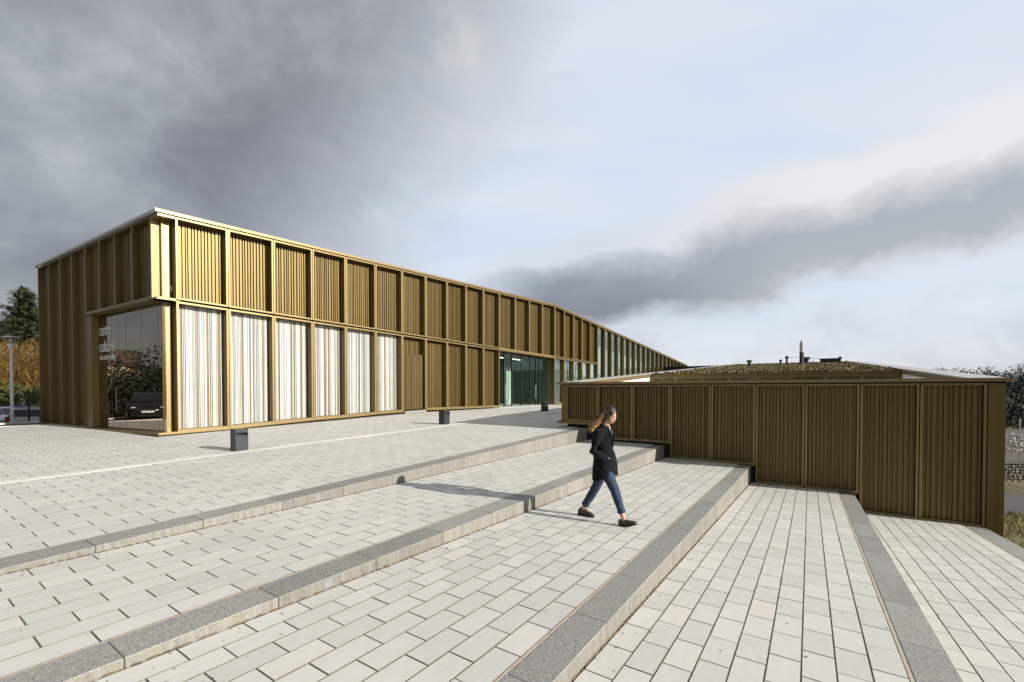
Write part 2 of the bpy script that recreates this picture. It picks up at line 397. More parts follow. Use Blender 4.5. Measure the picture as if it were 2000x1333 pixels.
# paver mesh shared by every full paver of a terrace: chamfered slab, top at z=0
def paver_mesh(name, w, l, ch=0.0028, t=0.04):
    mb = MB(); a, b = w / 2, l / 2
    lo = [(-a, -b), (a, -b), (a, b), (-a, b)]; hi = [(-a + ch, -b + ch), (a - ch, -b + ch), (a - ch, b - ch), (-a + ch, b - ch)]
    mb.v = [(x, y, -t) for x, y in lo] + [(x, y, -ch * 0.8) for x, y in lo] + [(x, y, 0) for x, y in hi]
    for k in range(4):
        n = (k + 1) % 4; mb.f.append((k, n, 4 + n, 4 + k)); mb.f.append((4 + k, 4 + n, 8 + n, 8 + k))
    mb.f.append((8, 9, 10, 11)); mb.mi = [1, 1] * 4 + [0]
    return mb
def pave(parent, i, x0, x1, y0, y1, ncol, length, gl, gc, skip=None, limit=300):
    w = (x1 - x0) / ncol; rnd = random.Random(50 + i)
    cells = []
    for c in range(ncol):
        y = y0 - (length / 2 if c % 2 else 0) - length + rnd.uniform(-0.012, 0.012)
        while y < y1:
            a, b = max(y, y0), min(y + length, y1)
            if b - a > 0.06:
                xc = x0 + (c + 0.5) * w; yc = (a + b) / 2
                if not (skip and skip(xc, yc)): cells.append((xc, yc, w - gl, b - a - gc))
            y += length
    def score(cc):
        q = pix(cc[0], cc[1], zT(i, cc[1]))
        if q is None or not (-60 < q[0] < 2060 and q[1] < 1400): return 0
        return 1.0 / q[2] ** 2
    cells.sort(key=score, reverse=True)
    near = [c for c in cells[:limit] if score(c) > 0]; far = [c for c in cells if c not in set(near)]
    full = paver_mesh('paver', w - gl, length - gc).mesh('paver', (PAVER, PSIDE))
    for (xc, yc, ww, ll) in near:
        if abs(ll - (length - gc)) < 0.004: me = full
        else: me = paver_mesh('paver', ww, ll).mesh('paver', (PAVER, PSIDE))
        o = bpy.data.objects.new('paver', me); C.objects.link(o); o.parent = parent
        sl = math.atan(S0[i]) if not (i == 0 and yc > 16.6) else 0.0
        o.location = (xc + rnd.uniform(-0.001, 0.001), yc, zT(i, yc) + rnd.uniform(-0.0012, 0.0012))
        o.rotation_euler = (sl + rnd.uniform(-0.0025, 0.0025), rnd.uniform(-0.004, 0.004), rnd.uniform(-0.003, 0.003))
    if far:
        mb = MB()
        for (xc, yc, ww, ll) in far:
            pm = paver_mesh('p', ww, ll); b = len(mb.v); dz = rnd.uniform(-0.001, 0.001); tx = rnd.uniform(-0.004, 0.004)
            mb.v += [(xc + x, yc + y, zT(i, yc + y) + z + dz + tx * x) for x, y, z in pm.v]
            mb.f += [tuple(b + k for k in f) for f in pm.f]; mb.mi += pm.mi
        o = mb.build('pavers', [PAVER_M, PSIDE], parent); tag(o, kind='stuff')

def bed(name, i, x0, x1, y0, y1, label, cat, depth=0.6):
    mb = MB(); ys = [y0] + ([16.6] if i == 0 and y0 < 16.6 < y1 else []) + [y1]
    for a, b in zip(ys, ys[1:]):
        g = 0.0055
        mb.hexa([(x0, a, zT(i, a) - depth), (x1, a, zT(i, a) - depth), (x1, b, zT(i, b) - depth), (x0, b, zT(i, b) - depth),
                 (x0, a, zT(i, a) - g), (x1, a, zT(i, a) - g), (x1, b, zT(i, b) - g), (x0, b, zT(i, b) - g)])
    o = mb.build(name, BED); return tag(o, label, cat, None, 'structure')

# outline of the cultural centre on the ground (front facade frame and left facade frame)
FP = (-17.46091, 5.95988); FD = (0.03006, 0.99955)
FF = Frame(FP, FD, (0.99955, -0.03006))
CORN = FF.p(-0.44, 0, 0)
LF = Frame(CORN[:2], (-0.9987, -0.05), (0.05, -0.9987))
def in_building(x, y):
    v = Vector((x, y, 0)); k = (v - FF.o).dot(FF.d); off = (v - FF.o).dot(FF.n)
    return k > -0.3 and off < -1.6

PLX0 = -28.3
plaza = bed('plaza', 0, PLX0, KV[0][0] - 0.012, -9, 46, 'broad pale paved plaza rising gently to the bronze building', 'plaza', 0.5)
pave(plaza, 0, PLX0, KV[0][0] - 0.012, -1.5, 34, 74, 0.478, 0.0045, 0.0068, lambda x, y: in_building(x, y) or abs(x - (-11.90 + 0.0505 * (y - 1.4))) < 0.10)
names = ['upper paved terrace step below the plaza', 'second paved terrace step where the woman walks', 'third paved terrace step right of the walking woman', 'lowest narrow paved terrace step along the right edge']
TERR = []
for i in range(1, 5):
    x0, x1 = KV[i - 1][1], KV[i][0]
    t = bed('terrace', i, x0 + 0.001, x1 - 0.001, -1.4, wallY((x0 + x1) / 2) + 0.25, 'pale ' + names[i - 1], 'terrace', 0.5)
    gl, gc = {1: (0.0070, 0.0080), 2: (0.0080, 0.0070), 3: (0.0078, 0.0056), 4: (0.0074, 0.0048)}[i]
    L = {1: 0.462, 2: 0.436, 3: 0.425, 4: 0.425}[i]
    pave(t, i, x0 + 0.012, x1 - 0.03, -1.4, wallY((x0 + x1) / 2) + 0.2, 9, L, gl, gc)
    TERR.append(t)

# white stone strip in the plaza
mb = MB()
for j in range(17):
    a = 0.2 + j * 1.0; b = a + 0.992
    xa, xb = -11.90 + 0.0505 * (a - 1.4), -11.90 + 0.0505 * (b - 1.4); h = 0.16
    mb2 = MB(); mb2.hexa([(xa - h, a, zT(0, a) - .05), (xa + h, a, zT(0, a) - .05), (xb + h, b, zT(0, b) - .05), (xb - h, b, zT(0, b) - .05),
             (xa - h, a, zT(0, a) + .0035), (xa + h, a, zT(0, a) + .0035), (xb + h, b, zT(0, b) + .0035), (xb - h, b, zT(0, b) + .0035)])
    mb2.build('strip_stone', STRIPW, plaza)

# granite kerbs: one structure each, every stone a part
klab = ['long granite kerb edging the plaza, the farthest left', 'granite kerb behind the walking woman with small recessed lights', 'granite kerb in front of the walking woman', 'granite kerb running to the right wall between the two lowest terraces', 'granite kerb along the grass at the far right']
LIGHTS = {0: [6.95, 9.98, 12.98, 3.95], 1: [5.33, 8.22, 11.09, 2.4], 2: [3.88, 8.1, 12.24]}
for i in range(5):
    b, f = KV[i]; top = i; low = i + 1 if i < 4 else None
    yend = wallY(f) - 0.10
    root = tag(bpy.data.objects.new('kerb', None), 'grey ' + klab[i], 'kerb', None, 'structure'); C.objects.link(root)
    y = -1.4 + [0.8, 0.35, 0.73, 0.2, 0.5][i] - 1.0
    while y < yend:
        a, e = max(y, -1.4) + 0.002, min(y + 1.0, yend) - 0.002
        y += 1.0
        if e - a < 0.1: continue
        zb = lambda t: (zT(low, t) if low is not None else H0[4] + S0[4] * t - 0.35) - 0.12
        mb = MB()
        mb.hexa([(b, a, zb(a)), (f, a, zb(a)), (f, e, zb(e)), (b, e, zb(e)), (b, a, zT(top, a)), (f, a, zT(top, a)), (f, e, zT(top, e)), (b, e, zT(top, e))])
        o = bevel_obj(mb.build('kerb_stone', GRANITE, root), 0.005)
    mb = MB(); a, e = -1.4, yend
    mb.hexa([(b - 0.027, a, zT(top, a) - .1), (b - 0.001, a, zT(top, a) - .1), (b - 0.001, e, zT(top, e) - .1), (b - 0.027, e, zT(top, e) - .1),
             (b - 0.027, a, zT(top, a) - .003), (b - 0.001, a, zT(top, a) - .003), (b - 0.001, e, zT(top, e) - .003), (b - 0.027, e, zT(top, e) - .003)])
    mb.build('mortar_joint', MORTAR, root)
    if low is not None and i < 3:
        mb = MB(); rr = random.Random(400 + i); y = -1.2
        while y < yend - .1:
            l = rr.uniform(.05, .16); w = rr.uniform(.008, .026); z = zT(low, y) + .0015; z2 = zT(low, y + l) + .0015
            mb.poly([(f + .0015, y, z), (f + w, y + l * .2, z), (f + w * rr.uniform(.5, 1.2), y + l * .8, z2), (f + .0015, y + l, z2), (f + .0015, y + l * .6, z2 + .009), (f + .0015, y + l * .3, z + .010)])
            y += l * rr.uniform(.8, 1.25)
        tag(mb.build('joint_dirt', DIRT, root), kind='stuff')
        mb = MB()
        for q in range(60):
            y = rr.uniform(0.6, yend); x = f + rr.uniform(.002, .02); z = zT(low, y); h_ = rr.uniform(.008, .03)
            for _ in range(5):
                an = rr.uniform(0, 6.28); mb.poly([(x - .003, y, z), (x + .003, y, z), (x + math.cos(an) * h_ * .8, y + math.sin(an) * h_, z + h_)])
        tag(mb.build('weed', HEDG, root), kind='stuff')
    for yl in LIGHTS.get(i, []):
        zc = (zT(top, yl) + zT(low, yl)) / 2; s = 0.036
        mb = MB(); X = f + 0.004
        for (y0, y1, z0, z1) in ((-s, s, s - .012, s), (-s, s, -s, -s + .012), (-s, -s + .012, -s + .012, s - .012), (s - .012, s, -s + .012, s - .012)):
            mb.box(f - 0.01, X, yl + y0, yl + y1, zc + z0, zc + z1, 0)
        mb.box(f - 0.01, f + 0.001, yl - s + .012, yl + s - .012, zc - s + .012, zc + s - .012, 1)
        mb.build('step_light', [STEEL, simple('frosted_lens', (.22, .22, .21), .5)], root)

mb = MB(); rr = random.Random(77)
for q in range(300):
    i = rr.choice([1, 2, 2, 3, 3, 4]); x0, x1 = KV[i - 1][1], KV[i][0]; x = rr.uniform(x0 + .03, x1 - .03); y = .6 + 9 * rr.random() ** 1.5
    if rr.random() < .35: x = x0 + .03 + .25 * rr.random() ** 2
    z = zT(i, y) + .004; sz = rr.uniform(.003, .008) * (1.9 if rr.random() < .07 else 1)
    M3 = Matrix.Rotation(rr.uniform(0, 3), 3, 'Z'); mb.ell((x, y, z), (sz, sz * rr.uniform(.4, .9), sz * .5), M3, 5, 4)
tag(mb.build('grit', simple('dark_grit', (0.09, 0.07, 0.05), 0.9, 0, .5, 9)), 'scattered dark grit and leaf crumbs on the terraces', 'grit', None, 'stuff')

# ------------------------------------------------------------------ terrain
def ss(a, b, v):
    t = max(0.0, min(1.0, (v - a) / (b - a))); return t * t * (3 - 2 * t)
def terrain(x, y):
    if x < -6.0:
        z = -0.34
        z += (0.0 if x > -31 else -0.55 * ss(-31.3, -33, x))
        z = z - 0.9 * ss(40, 60, y) if x > -28 else z
        far = math.hypot(x + 33, y)
        return z + (1.6 * ss(60, 160, far))
    d = fwd(x, y)
    z = -1.95 - 0.30 * ss(2, 10, d) - 1.95 * ss(11, 22, d)
    z += 1.0 * ss(28.2, 28.9, d)
    z += 1.2 * ss(46, 56, d) + 4.6 * ss(56, 82, d)
    z += 4.5 * ss(48, 75, x) * (1 - ss(20, 50, d))
    if x < 0: z = z + (-0.34 - z) * ss(0, -6, x) if y > 40 else min(z, -1.95)
    return z
mb = MB()
def axis(v0, v1, fine0, fine1, step, big):
    r = []; v = v0
    while v < v1:
        r.append(v)
        v += step if fine0 <= v < fine1 else big if (fine0 - 60 < v < fine1 + 60) else 90
    return r + [v1]
xs = axis(-1500, 1500, -44, 44, 1.1, 7); ys = axis(-1500, 1500, -14, 84, 1.1, 7)
xs = sorted(set(xs + [-6.0, -6.05])); nx = len(xs)
for yv in ys:
    for xv in xs:
        rough = 0.10 * mnoise.noise(Vector((xv * 0.35, yv * 0.35, 0))) if (xv > 3.6 or xv < -35) else 0
        mb.v.append((xv, yv, terrain(xv, yv) + rough))
for j in range(len(ys) - 1):
    for i in range(nx - 1):
        a = j * nx + i; mb.f.append((a, a + 1, a + nx + 1, a + nx)); mb.mi.append(0)
g = mb.build('ground', GROUND, None, True); tag(g, 'rough dry grass ground falling away right of the square', 'ground', None, 'structure')

# road and kerb left of the plaza, asphalt path and gravel yard on the right
mb = MB(); mb.box(-31.2, PLX0 - 0.26, -30, 40, -0.3, 0.035)
tag(mb.build('road', ASPHALT), 'dark asphalt road strip beyond the left end of the plaza', 'road', None, 'structure')
mb = MB(); mb.box(PLX0 - 0.25, PLX0 - 0.002, -9, 40, -0.3, zT(0, 4) + 0.0)
mb.box(-31.6, -31.21, -30, 40, -0.3, 0.10)
tag(mb.build('pavement', STRIPW), 'pale stone edging on both sides of the left road', 'pavement', None, 'structure')
mb = MB(); mb.box(-48, -33.2, -30, 40, -0.95, -0.86)
tag(mb.build('car_park', ASPHALT), 'asphalt car park behind the left mesh fence', 'car park', None, 'structure')
DV = Vector((-math.sin(TH), math.cos(TH), 0)); RV = Vector((math.cos(TH), math.sin(TH), 0))
def view_pt(r, d, z): q = RV * r + DV * d; return (q.x, q.y, z)
def ribbon(name, mt, d0, d1, r0, r1, z0, z1, label, cat):
    mb = MB(); n = 24
    for k in range(n):
        a, b = r0 + (r1 - r0) * k / n, r0 + (r1 - r0) * (k + 1) / n
        mb.hexa([view_pt(a, d0, z0 - .4), view_pt(b, d0, z0 - .4), view_pt(b, d1, z1 - .4), view_pt(a, d1, z1 - .4),
                 view_pt(a, d0, z0), view_pt(b, d0, z0), view_pt(b, d1, z1), view_pt(a, d1, z1)])
    return tag(mb.build(name, mt), label, cat, None, 'structure')
ribbon('path', ASPHALT, 20.5, 27.2, 17, 70, -3.95, -4.35, 'grey asphalt path beside the old rubble wall', 'path')
ribbon('yard', GRAVELB, 29.0, 52, 24, 100, -3.10, -2.75, 'brown gravel yard behind the rubble wall', 'yard')

# ------------------------------------------------------------------ cultural centre
KS = [0.03, 1.61, 3.21, 4.81, 6.38, 7.98, 9.6, 11.21, 12.84, 14.45, 16.08, 17.73, 19.54, 21.31, 23.08, 24.94, 26.49, 28.1, 29.68, 31.31, 32.91, 34.55, 36.15, 37.78, 39.4, 41.04, 42.7, 44.38, 46.08, 47.75, 49.4, 51.05, 52.7, 54.4, 56.15, 57.8, 59.4, 61.1, 62.85, 64.95]
TOPT = [(-0.47, 7.40), (24.94, 8.26), (64.95, 5.24)]
MIDT = [(-0.47, 4.655), (33, 4.06), (65, 4.06)]
BAST = [(-0.47, 0.17), (1.6, 0.21), (3.2, 0.285), (4.8, 0.35), (6.4, 0.385), (8, 0.45), (9.6, 0.49), (11.2, 0.53), (12.8, 0.51), (17.73, 0.475), (25, 0.47), (65, 0.45)]
ztop = lambda k: lerp_tab(TOPT, k)
zmid = lambda k: lerp_tab(MIDT, k)
zbas = lambda k: lerp_tab(BAST, k)
off = lambda fn, d: (lambda k: fn(k) + d)
bld = thing('cultural_centre', 'long bronze-clad cultural centre with a corner window and sloping roofline', 'building', FF.p(20, -6, 0.3))
BINV = Matrix.Translation(Vector(FF.p(20, -6, 0.3))).inverted()
def bpart(mb, name, mats, parent=None, smooth=False):
    p = parent or bld
    o = mb.build(name, mats, p, smooth); o.matrix_parent_inverse = BINV.copy()
    if p is not bld: o.matrix_parent_inverse = Matrix.Identity(4)
    return o
DEP = 0.42
def frame_mesh(F, k0, k1, z0, z1, depth, w=0.058, gap=0.011, sill=0.055):
    mb = MB()
    a, b = k0 + gap, k1 - gap
    fbox(mb, F, a, a + w, -depth, 0, z0, z1, 0)
    fbox(mb, F, b - w, b, -depth, 0, z0, z1, 0)
    fbox(mb, F, a + w + .0005, b - w - .0005, -depth, -0.0015, (lambda k: (z1(k) if callable(z1) else z1) - w), z1, 0)
    fbox(mb, F, a + w + .0005, b - w - .0005, -depth, -0.0015, z0, (lambda k: (z0(k) if callable(z0) else z0) + sill), 0)
    # lighter front lips
    e = 0.004
    for (q0, q1) in ((a, a + w), (b - w, b)):
        fbox(mb, F, q0, q1, 0.0005, e, z0, z1, 1)
    fbox(mb, F, a + w + .001, b - w - .001, 0.0, e - .001, (lambda k: (z1(k) if callable(z1) else z1) - w), z1, 1)
    fbox(mb, F, a + w + .001, b - w - .001, 0.0, e - .001, z0, (lambda k: (z0(k) if callable(z0) else z0) + sill), 1)
    return mb
UPZ0 = off(zmid, 0.035); UPZ1 = off(ztop, -0.03); LOZ0 = off(zbas, 0.10); LOZ1 = off(zmid, -0.035)
GR = random.Random(3)
for b in range(len(KS) - 1):
    k0, k1 = KS[b], KS[b + 1]
    if b < 20:
        bpart(frame_mesh(FF, k0, k1, UPZ0, UPZ1, DEP), 'bay_frame', [BRONZE, EDGE])
        bpart(corrugated(FF, k0 + .07, k1 - .07, -DEP + 0.005, 0.074, off(UPZ0, .05), off(UPZ1, -.05), 100 + b), 'corrugated_panel', BRONZE)
    if b < 6:                                                     # glazed bays with striped slat screens
        bpart(frame_mesh(FF, k0, k1, LOZ0, LOZ1, DEP), 'bay_frame', [BRONZE, EDGE])
        wn = MB(); fbox(wn, FF, k0 + .068, k1 - .068, -0.27, -0.262, off(LOZ0, .054), off(LOZ1, -.056))
        wo = bpart(wn, 'window_pane', GLASS_BLIND)
        bk = MB(); fbox(bk, FF, k0 + .068, k1 - .068, -0.40, -0.375, off(LOZ0, .054), off(LOZ1, -.056)); bpart(bk, 'bronze_backing', SLATB)
        k = k0 + 0.075; rr = random.Random(900 + b)
        while k < k1 - 0.10:
            w = rr.choice([0.018, 0.024, 0.03, 0.04, 0.05]); e = min(k + w, k1 - .075)
            mt = rr.choices([SLATW, SLATG, None], [0.55, 0.26, 0.19])[0]
            if mt:
                sl = MB(); d = rr.choice([0, 0.012]); fbox(sl, FF, k, e, -0.372, -0.350 + d, off(LOZ0, .058), off(LOZ1, -.060))
                bpart(sl, 'screen_slat', mt, wo)
            k = e + rr.choice([0.003, 0.012, 0.022])
    elif b == 6:                                                  # door bay: corrugated leaf flush in the frame
        bpart(frame_mesh(FF, k0, k1, off(zbas, .05), LOZ1, DEP, sill=0.02), 'bay_frame', [BRONZE, EDGE])
        bpart(corrugated(FF, k0 + .07, k1 - .07, -DEP + .005, .05, off(zbas, 3.0), off(LOZ1, -.05), 300), 'corrugated_panel', BRONZE)
        dm = corrugated(FF, k0 + .075, k1 - .18, -0.14, 0.05, off(zbas, .12), off(zbas, 2.98), 301)
        fbox(dm, FF, k0 + .075, k1 - .18, -0.24, -0.145, off(zbas, .12), off(zbas, 2.98)); bpart(dm, 'door', BRONZE)
        st = MB(); fbox(st, FF, k0 + .07, k1 - .07, -.3, .10, off(zbas, -.06), off(zbas, .045)); bpart(st, 'door_sill', STEEL)
    elif b < 11:
        bpart(frame_mesh(FF, k0, k1, LOZ0, LOZ1, DEP), 'bay_frame', [BRONZE, EDGE])
        bpart(corrugated(FF, k0 + .07, k1 - .07, -DEP + .005, .074, off(LOZ0, .05), off(LOZ1, -.05), 400 + b), 'corrugated_panel', BRONZE)
    elif 15 <= b < 20:                                            # low windows right of the entrance
        bpart(frame_mesh(FF, k0, k1, LOZ0, LOZ1, DEP), 'bay_frame', [BRONZE, EDGE])
        wn = MB(); fbox(wn, FF, k0 + .068, k1 - .068, -0.208, -0.20, off(LOZ0, .054), off(LOZ1, -.056)); wo = bpart(wn, 'window_pane', GLASS_STRIP)
        for q in range(5):
            cu = MB(); kk = k0 + .14 + q * .27 + GR.uniform(-.05, .05); fbox(cu, FF, kk, kk + GR.uniform(.06, .16), -.62, -.60, off(LOZ0, .06), off(LOZ1, -.06)); bpart(cu, 'curtain', PLASTER, wo)
    elif b >= 20:                                                 # tall windows under the falling roofline
        bpart(frame_mesh(FF, k0, k1, LOZ0, UPZ1, DEP), 'bay_frame', [BRONZE, EDGE])
        wn = MB(); fbox(wn, FF, k0 + .068, k1 - .068, -0.208, -0.20, off(LOZ0, .054), off(UPZ1, -.056)); wo = bpart(wn, 'window_pane', GLASS_STRIP)
        tr = MB(); fbox(tr, FF, k0 + .068, k1 - .068, -0.235, -0.209, lambda k: 2.95, lambda k: 3.0); bpart(tr, 'glazing_bar', CHARCOAL, wo)

# left facade bays
LK = [0.57, 2.03, 3.56, 5.05, 6.56, 8.11, 9.59, 11.17, 12.72]
LTOP = 7.395; LMID = 4.66; LDEP = 0.22
LBAS = lambda k: 0.17 - 0.0175 * k
for b in range(8):
    k0, k1 = LK[b], LK[b + 1]
    z0 = LMID + .035 if b < 4 else off(LBAS, 0.10)
    bpart(frame_mesh(LF, k0, k1, z0, LTOP - .03, LDEP, w=0.034, gap=0.006), 'bay_frame', [BRONZE, EDGE])
    bpart(corrugated(LF, k0 + .05, k1 - .05, -LDEP - 0.01, .05, (LMID + .09) if b < 4 else off(LBAS, .16), LTOP - .09, 500 + b, 0.04, 0.08), 'corrugated_panel', BRONZE)
# open corner: recessed boards behind the corner frame, both storeys
mb = MB()
fbox(mb, LF, 0.50, 0.56, -LDEP, 0, LMID + .035, LTOP - .03, 0)                   # fin left of the corner, its right side catches the sun
fbox(mb, LF, 0.36, 0.565, -LDEP - .06, -LDEP - .012, LMID + .035, LTOP - .03, 0)
bpart(mb, 'corner_fin', [EDGE])
mb = MB()
fbox(mb, FF, -0.235, 0.02, -0.46, -0.42, off(zbas, .1), off(ztop, -.03), 0)
bpart(mb, 'corner_board', [EDGE])
mb = MB()                                                                        # corner frame top, middle ledge and base ledge wrap round both faces
fbox(mb, FF, -0.44, 0.03, -0.40, 0.0, off(ztop, -.10), off(ztop, -.03), 1)
fbox(mb, LF, 0.0, 0.57, -LDEP, 0.0, LTOP - .10, LTOP - .031, 1)
bpart(mb, 'corner_frame', [BRONZE, EDGE])
mb = MB()
fbox(mb, FF, -0.50, 0.03, -0.5, 0.035, lambda k: LMID - .05, lambda k: LMID - .012, 1)
fbox(mb, FF, -0.47, 0.03, -0.5, 0.0, lambda k: LMID - .012, lambda k: LMID + .03, 1)
fbox(mb, LF, 0.02, 6.56, -0.62, 0.05, LMID - .05, LMID - .012, 0)
fbox(mb, LF, 0.02, 6.56, -0.62, 0.02, LMID - .012, LMID + .03, 0)
bpart(mb, 'corner_window_head', [BRONZE, EDGE])
mb = MB()
fbox(mb, LF, -0.06, 12.8, -0.62, 0.08, off(LBAS, 0.03), off(LBAS, 0.062), 1)
fbox(mb, LF, -0.03, 12.8, -0.62, 0.045, off(LBAS, 0.068), off(LBAS, 0.10), 1)
bpart(mb, 'base_ledge', [BRONZE, EDGE])
for b in range(0, 39):
    if b == 6 or 11 <= b < 15: continue
    mb = MB(); a, e = (KS[b] if b else -0.50), KS[b + 1]
    fbox(mb, FF, a + .004, e - .004, -0.45, 0.075, off(zbas, .030), off(zbas, .062), 1)
    fbox(mb, FF, a + .004, e - .004, -0.45, 0.035, off(zbas, .063), off(zbas, .099), 1)
    bpart(mb, 'base_ledge', [BRONZE, EDGE])
# corner window: jambs, panes, dark room
mb = MB(); fbox(mb, LF, 6.0, 6.56, -0.24, -0.012, off(LBAS, .1), LMID - .05, 0); bpart(mb, 'window_jamb', BRONZE)
GJ = [6.0, 5.50, 4.80, 4.06, 3.40, 2.07, 0.75, 0.20]
room = None
for a, b in zip(GJ, GJ[1:]):
    mb = MB(); fbox(mb, LF, b + .007, a - .007, -0.262, -0.25, off(LBAS, .104), LMID - .06); bpart(mb, 'corner_window_pane', GLASS_CORNER)
mb = MB()
for a in GJ[1:-1]: fbox(mb, LF, a - .006, a + .006, -0.264, -0.248, off(LBAS, .104), LMID - .06)
bpart(mb, 'glass_joint', BLACKM)
# lettering on the corner window
def lettering(txt, k, z, size, sx=1.0):
    cu = bpy.data.curves.new('lettering', 'FONT'); cu.body = txt; cu.size = size; cu.extrude = 0.004; cu.offset = 0.007 * size
    cu.space_character = 0.97; cu.materials.append(simple('grey_lettering', (0.62, 0.61, 0.59), 0.5))
    o = bpy.data.objects.new('lettering', cu); C.objects.link(o); o.parent = bld; o.matrix_parent_inverse = BINV.copy()
    dg = bpy.context.evaluated_depsgraph_get(); dg.update()
    me = bpy.data.meshes.new_from_object(o.evaluated_get(dg)); bpy.data.objects.remove(o); bpy.data.curves.remove(cu)
    o = bpy.data.objects.new('lettering', me); C.objects.link(o); o.parent = bld; o.matrix_parent_inverse = BINV.copy()
    p = LF.p(k, -0.243, z); o.location = p; o.rotation_euler = (R(90), 0, math.atan2(0.05, 0.9987)); o.scale = (sx, 1, 1)
lettering('centre', 6.0, 3.80, 0.66, 0.74); lettering('culturel', 6.0, 3.16, 0.66, 0.80); lettering('dus mer cuillay', 5.98, 2.84, 0.34, 0.82)

# structure behind the cladding
mb = MB()
fbox(mb, FF, 0.10, 17.70, -0.62, -0.48, 0.05, off(ztop, -.06))
fbox(mb, FF, 17.72, 24.92, -0.62, -0.48, off(zmid, -.03), off(ztop, -.06))
fbox(mb, FF, 24.94, 32.95, -0.62, -0.48, off(zmid, .0), off(ztop, -.06))
fbox(mb, FF, -0.1, 64.9, -12.9, -12.7, -0.2, off(ztop, -.06))
fbox(mb, FF, 64.75, 64.95, -12.7, -0.43, -0.2, off(ztop, -.06))
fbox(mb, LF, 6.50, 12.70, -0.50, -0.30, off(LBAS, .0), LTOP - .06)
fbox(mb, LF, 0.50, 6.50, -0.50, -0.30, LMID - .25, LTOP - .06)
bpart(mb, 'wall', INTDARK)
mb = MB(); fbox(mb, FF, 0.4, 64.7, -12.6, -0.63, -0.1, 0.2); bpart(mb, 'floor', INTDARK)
mb = MB(); fbox(mb, FF, 33.0, 64.7, -2.6, -2.5, 0.2, off(ztop, -.1)); fbox(mb, FF, 25.0, 32.95, -1.6, -1.5, 0.2, off(zmid, -.1)); bpart(mb, 'inner_wall', INTPALE)
mb = MB()
segs = [(-0.52, 24.94), (24.94, 64.98)]
for a, b in segs:
    fbox(mb, FF, a, b, -12.9, 0.055, off(ztop, 0.0), off(ztop, 0.085), 0)
    fbox(mb, FF, a + .0, b, 0.056, 0.075, off(ztop, -0.005), off(ztop, 0.09), 1)
fbox(mb, LF, -0.05, 12.85, 0.0, 0.07, LTOP + .012, LTOP + .10, 0)
fbox(mb, LF, 12.62, 12.86, -0.35, 0.0, LTOP + .010, LTOP + .10, 0)
bpart(mb, 'roof', [COPE, EDGE])
mb = MB()
for a, b in segs: fbox(mb, FF, a + .06, b - .01, -0.40, 0.0, off(ztop, -0.028), off(ztop, -0.002), 0)
fbox(mb, LF, 0.02, 12.7, -0.2, 0.0, LTOP - .028, LTOP + .008, 0)
bpart(mb, 'shadow_gap', DARKGAP)

# entrance: recessed glazed lobby
E0, E1 = KS[11], KS[15]; ER = -0.55
mb = MB(); fbox(mb, FF, E0, E1, -6.0, 0.0, off(zmid, -.095), off(zmid, -.036), 0); bpart(mb, 'entrance_soffit', BRONZE)
mb = MB(); fbox(mb, FF, E0 + .0, E1, -0.05, 0.004, off(zmid, -.034), off(zmid, .034), 0); bpart(mb, 'entrance_beam', EDGE)
for q0, q1 in ((E1 - .02, E1 + .008), (E0 - .008, E0 + .02)):
    mb = MB(); fbox(mb, FF, q0, q1, -5.5, -.44 if q0 < E0 + 1 else -.003, off(zbas, 0), off(zmid, -.10)); bpart(mb, 'entrance_side_wall', INTGREEN)
for q0, q1, o0 in ((E1 - .032, E1 - .0205, -0.5), (E0 + .0205, E0 + .03, -.5)):
    mb = MB(); fbox(mb, FF, q0, q1, o0, -.002, off(zbas, 0), off(zmid, -.10)); bpart(mb, 'entrance_jamb', BRONZE)
mb = MB(); fbox(mb, FF, E0 - .3, E1 + .3, -6.2, 0.15, 0.2, off(zbas, -.025)); bpart(mb, 'entrance_floor', STRIPW)
mb = MB(); fbox(mb, FF, E0 - .2, E1 + .2, -5.7, -5.5, 0.2, off(zmid, -.1)); bpart(mb, 'lobby_wall', INTGREEN)
mb = MB(); fbox(mb, FF, E0 + 2.6, E0 + 2.72, -5.4, -2.6, off(zbas, 0), off(zbas, 2.6)); fbox(mb, FF, E0 + 4.7, E0 + 5.4, -3.2, -2.9, off(zbas, 0), off(zbas, 2.9)); bpart(mb, 'lobby_screen', INTPALE)
EK = [E0 + .02, E0 + .35, E0 + 1.25, E0 + 2.15, E0 + 3.35, E0 + 4.5, E0 + 5.3, E0 + 5.75, E1 - .02]
for j in range(8):
    a, b = EK[j], EK[j + 1]
    if j == 1: continue                                       # open leaf
    mb = MB(); fbox(mb, FF, a + .03, b - .03, ER - .012, ER, off(zbas, .03), off(zmid, -.14))
    pn = bpart(mb, 'glass_door' if j in (2, 4, 5) else 'entrance_pane', GLASS_DOOR)
    if j in (2, 5):
        h = MB(); kk = (b - .10) if j == 5 else (a + .10); h.tube([FF.p(kk, ER + .05, 1.0), FF.p(kk, ER + .05, 2.0)], 0.016, 6); bpart(h, 'handle', STEEL, pn)
mb = MB()
for k in EK[1:-1]: fbox(mb, FF, k - .028, k + .028, ER - .06, ER + .03, off(zbas, .0), off(zmid, -.098))
fbox(mb, FF, E0 + .03, E1 - .03, ER - .05, ER + .02, off(zmid, -.15), off(zmid, -.099))
bpart(mb, 'entrance_mullion', CHARCOAL)
mb = MB(); fbox(mb, FF, EK[1] + .05, EK[1] + .09, ER - .9, ER - .07, off(zbas, .02), off(zbas, 2.5)); bpart(mb, 'open_door_leaf', EDGE)
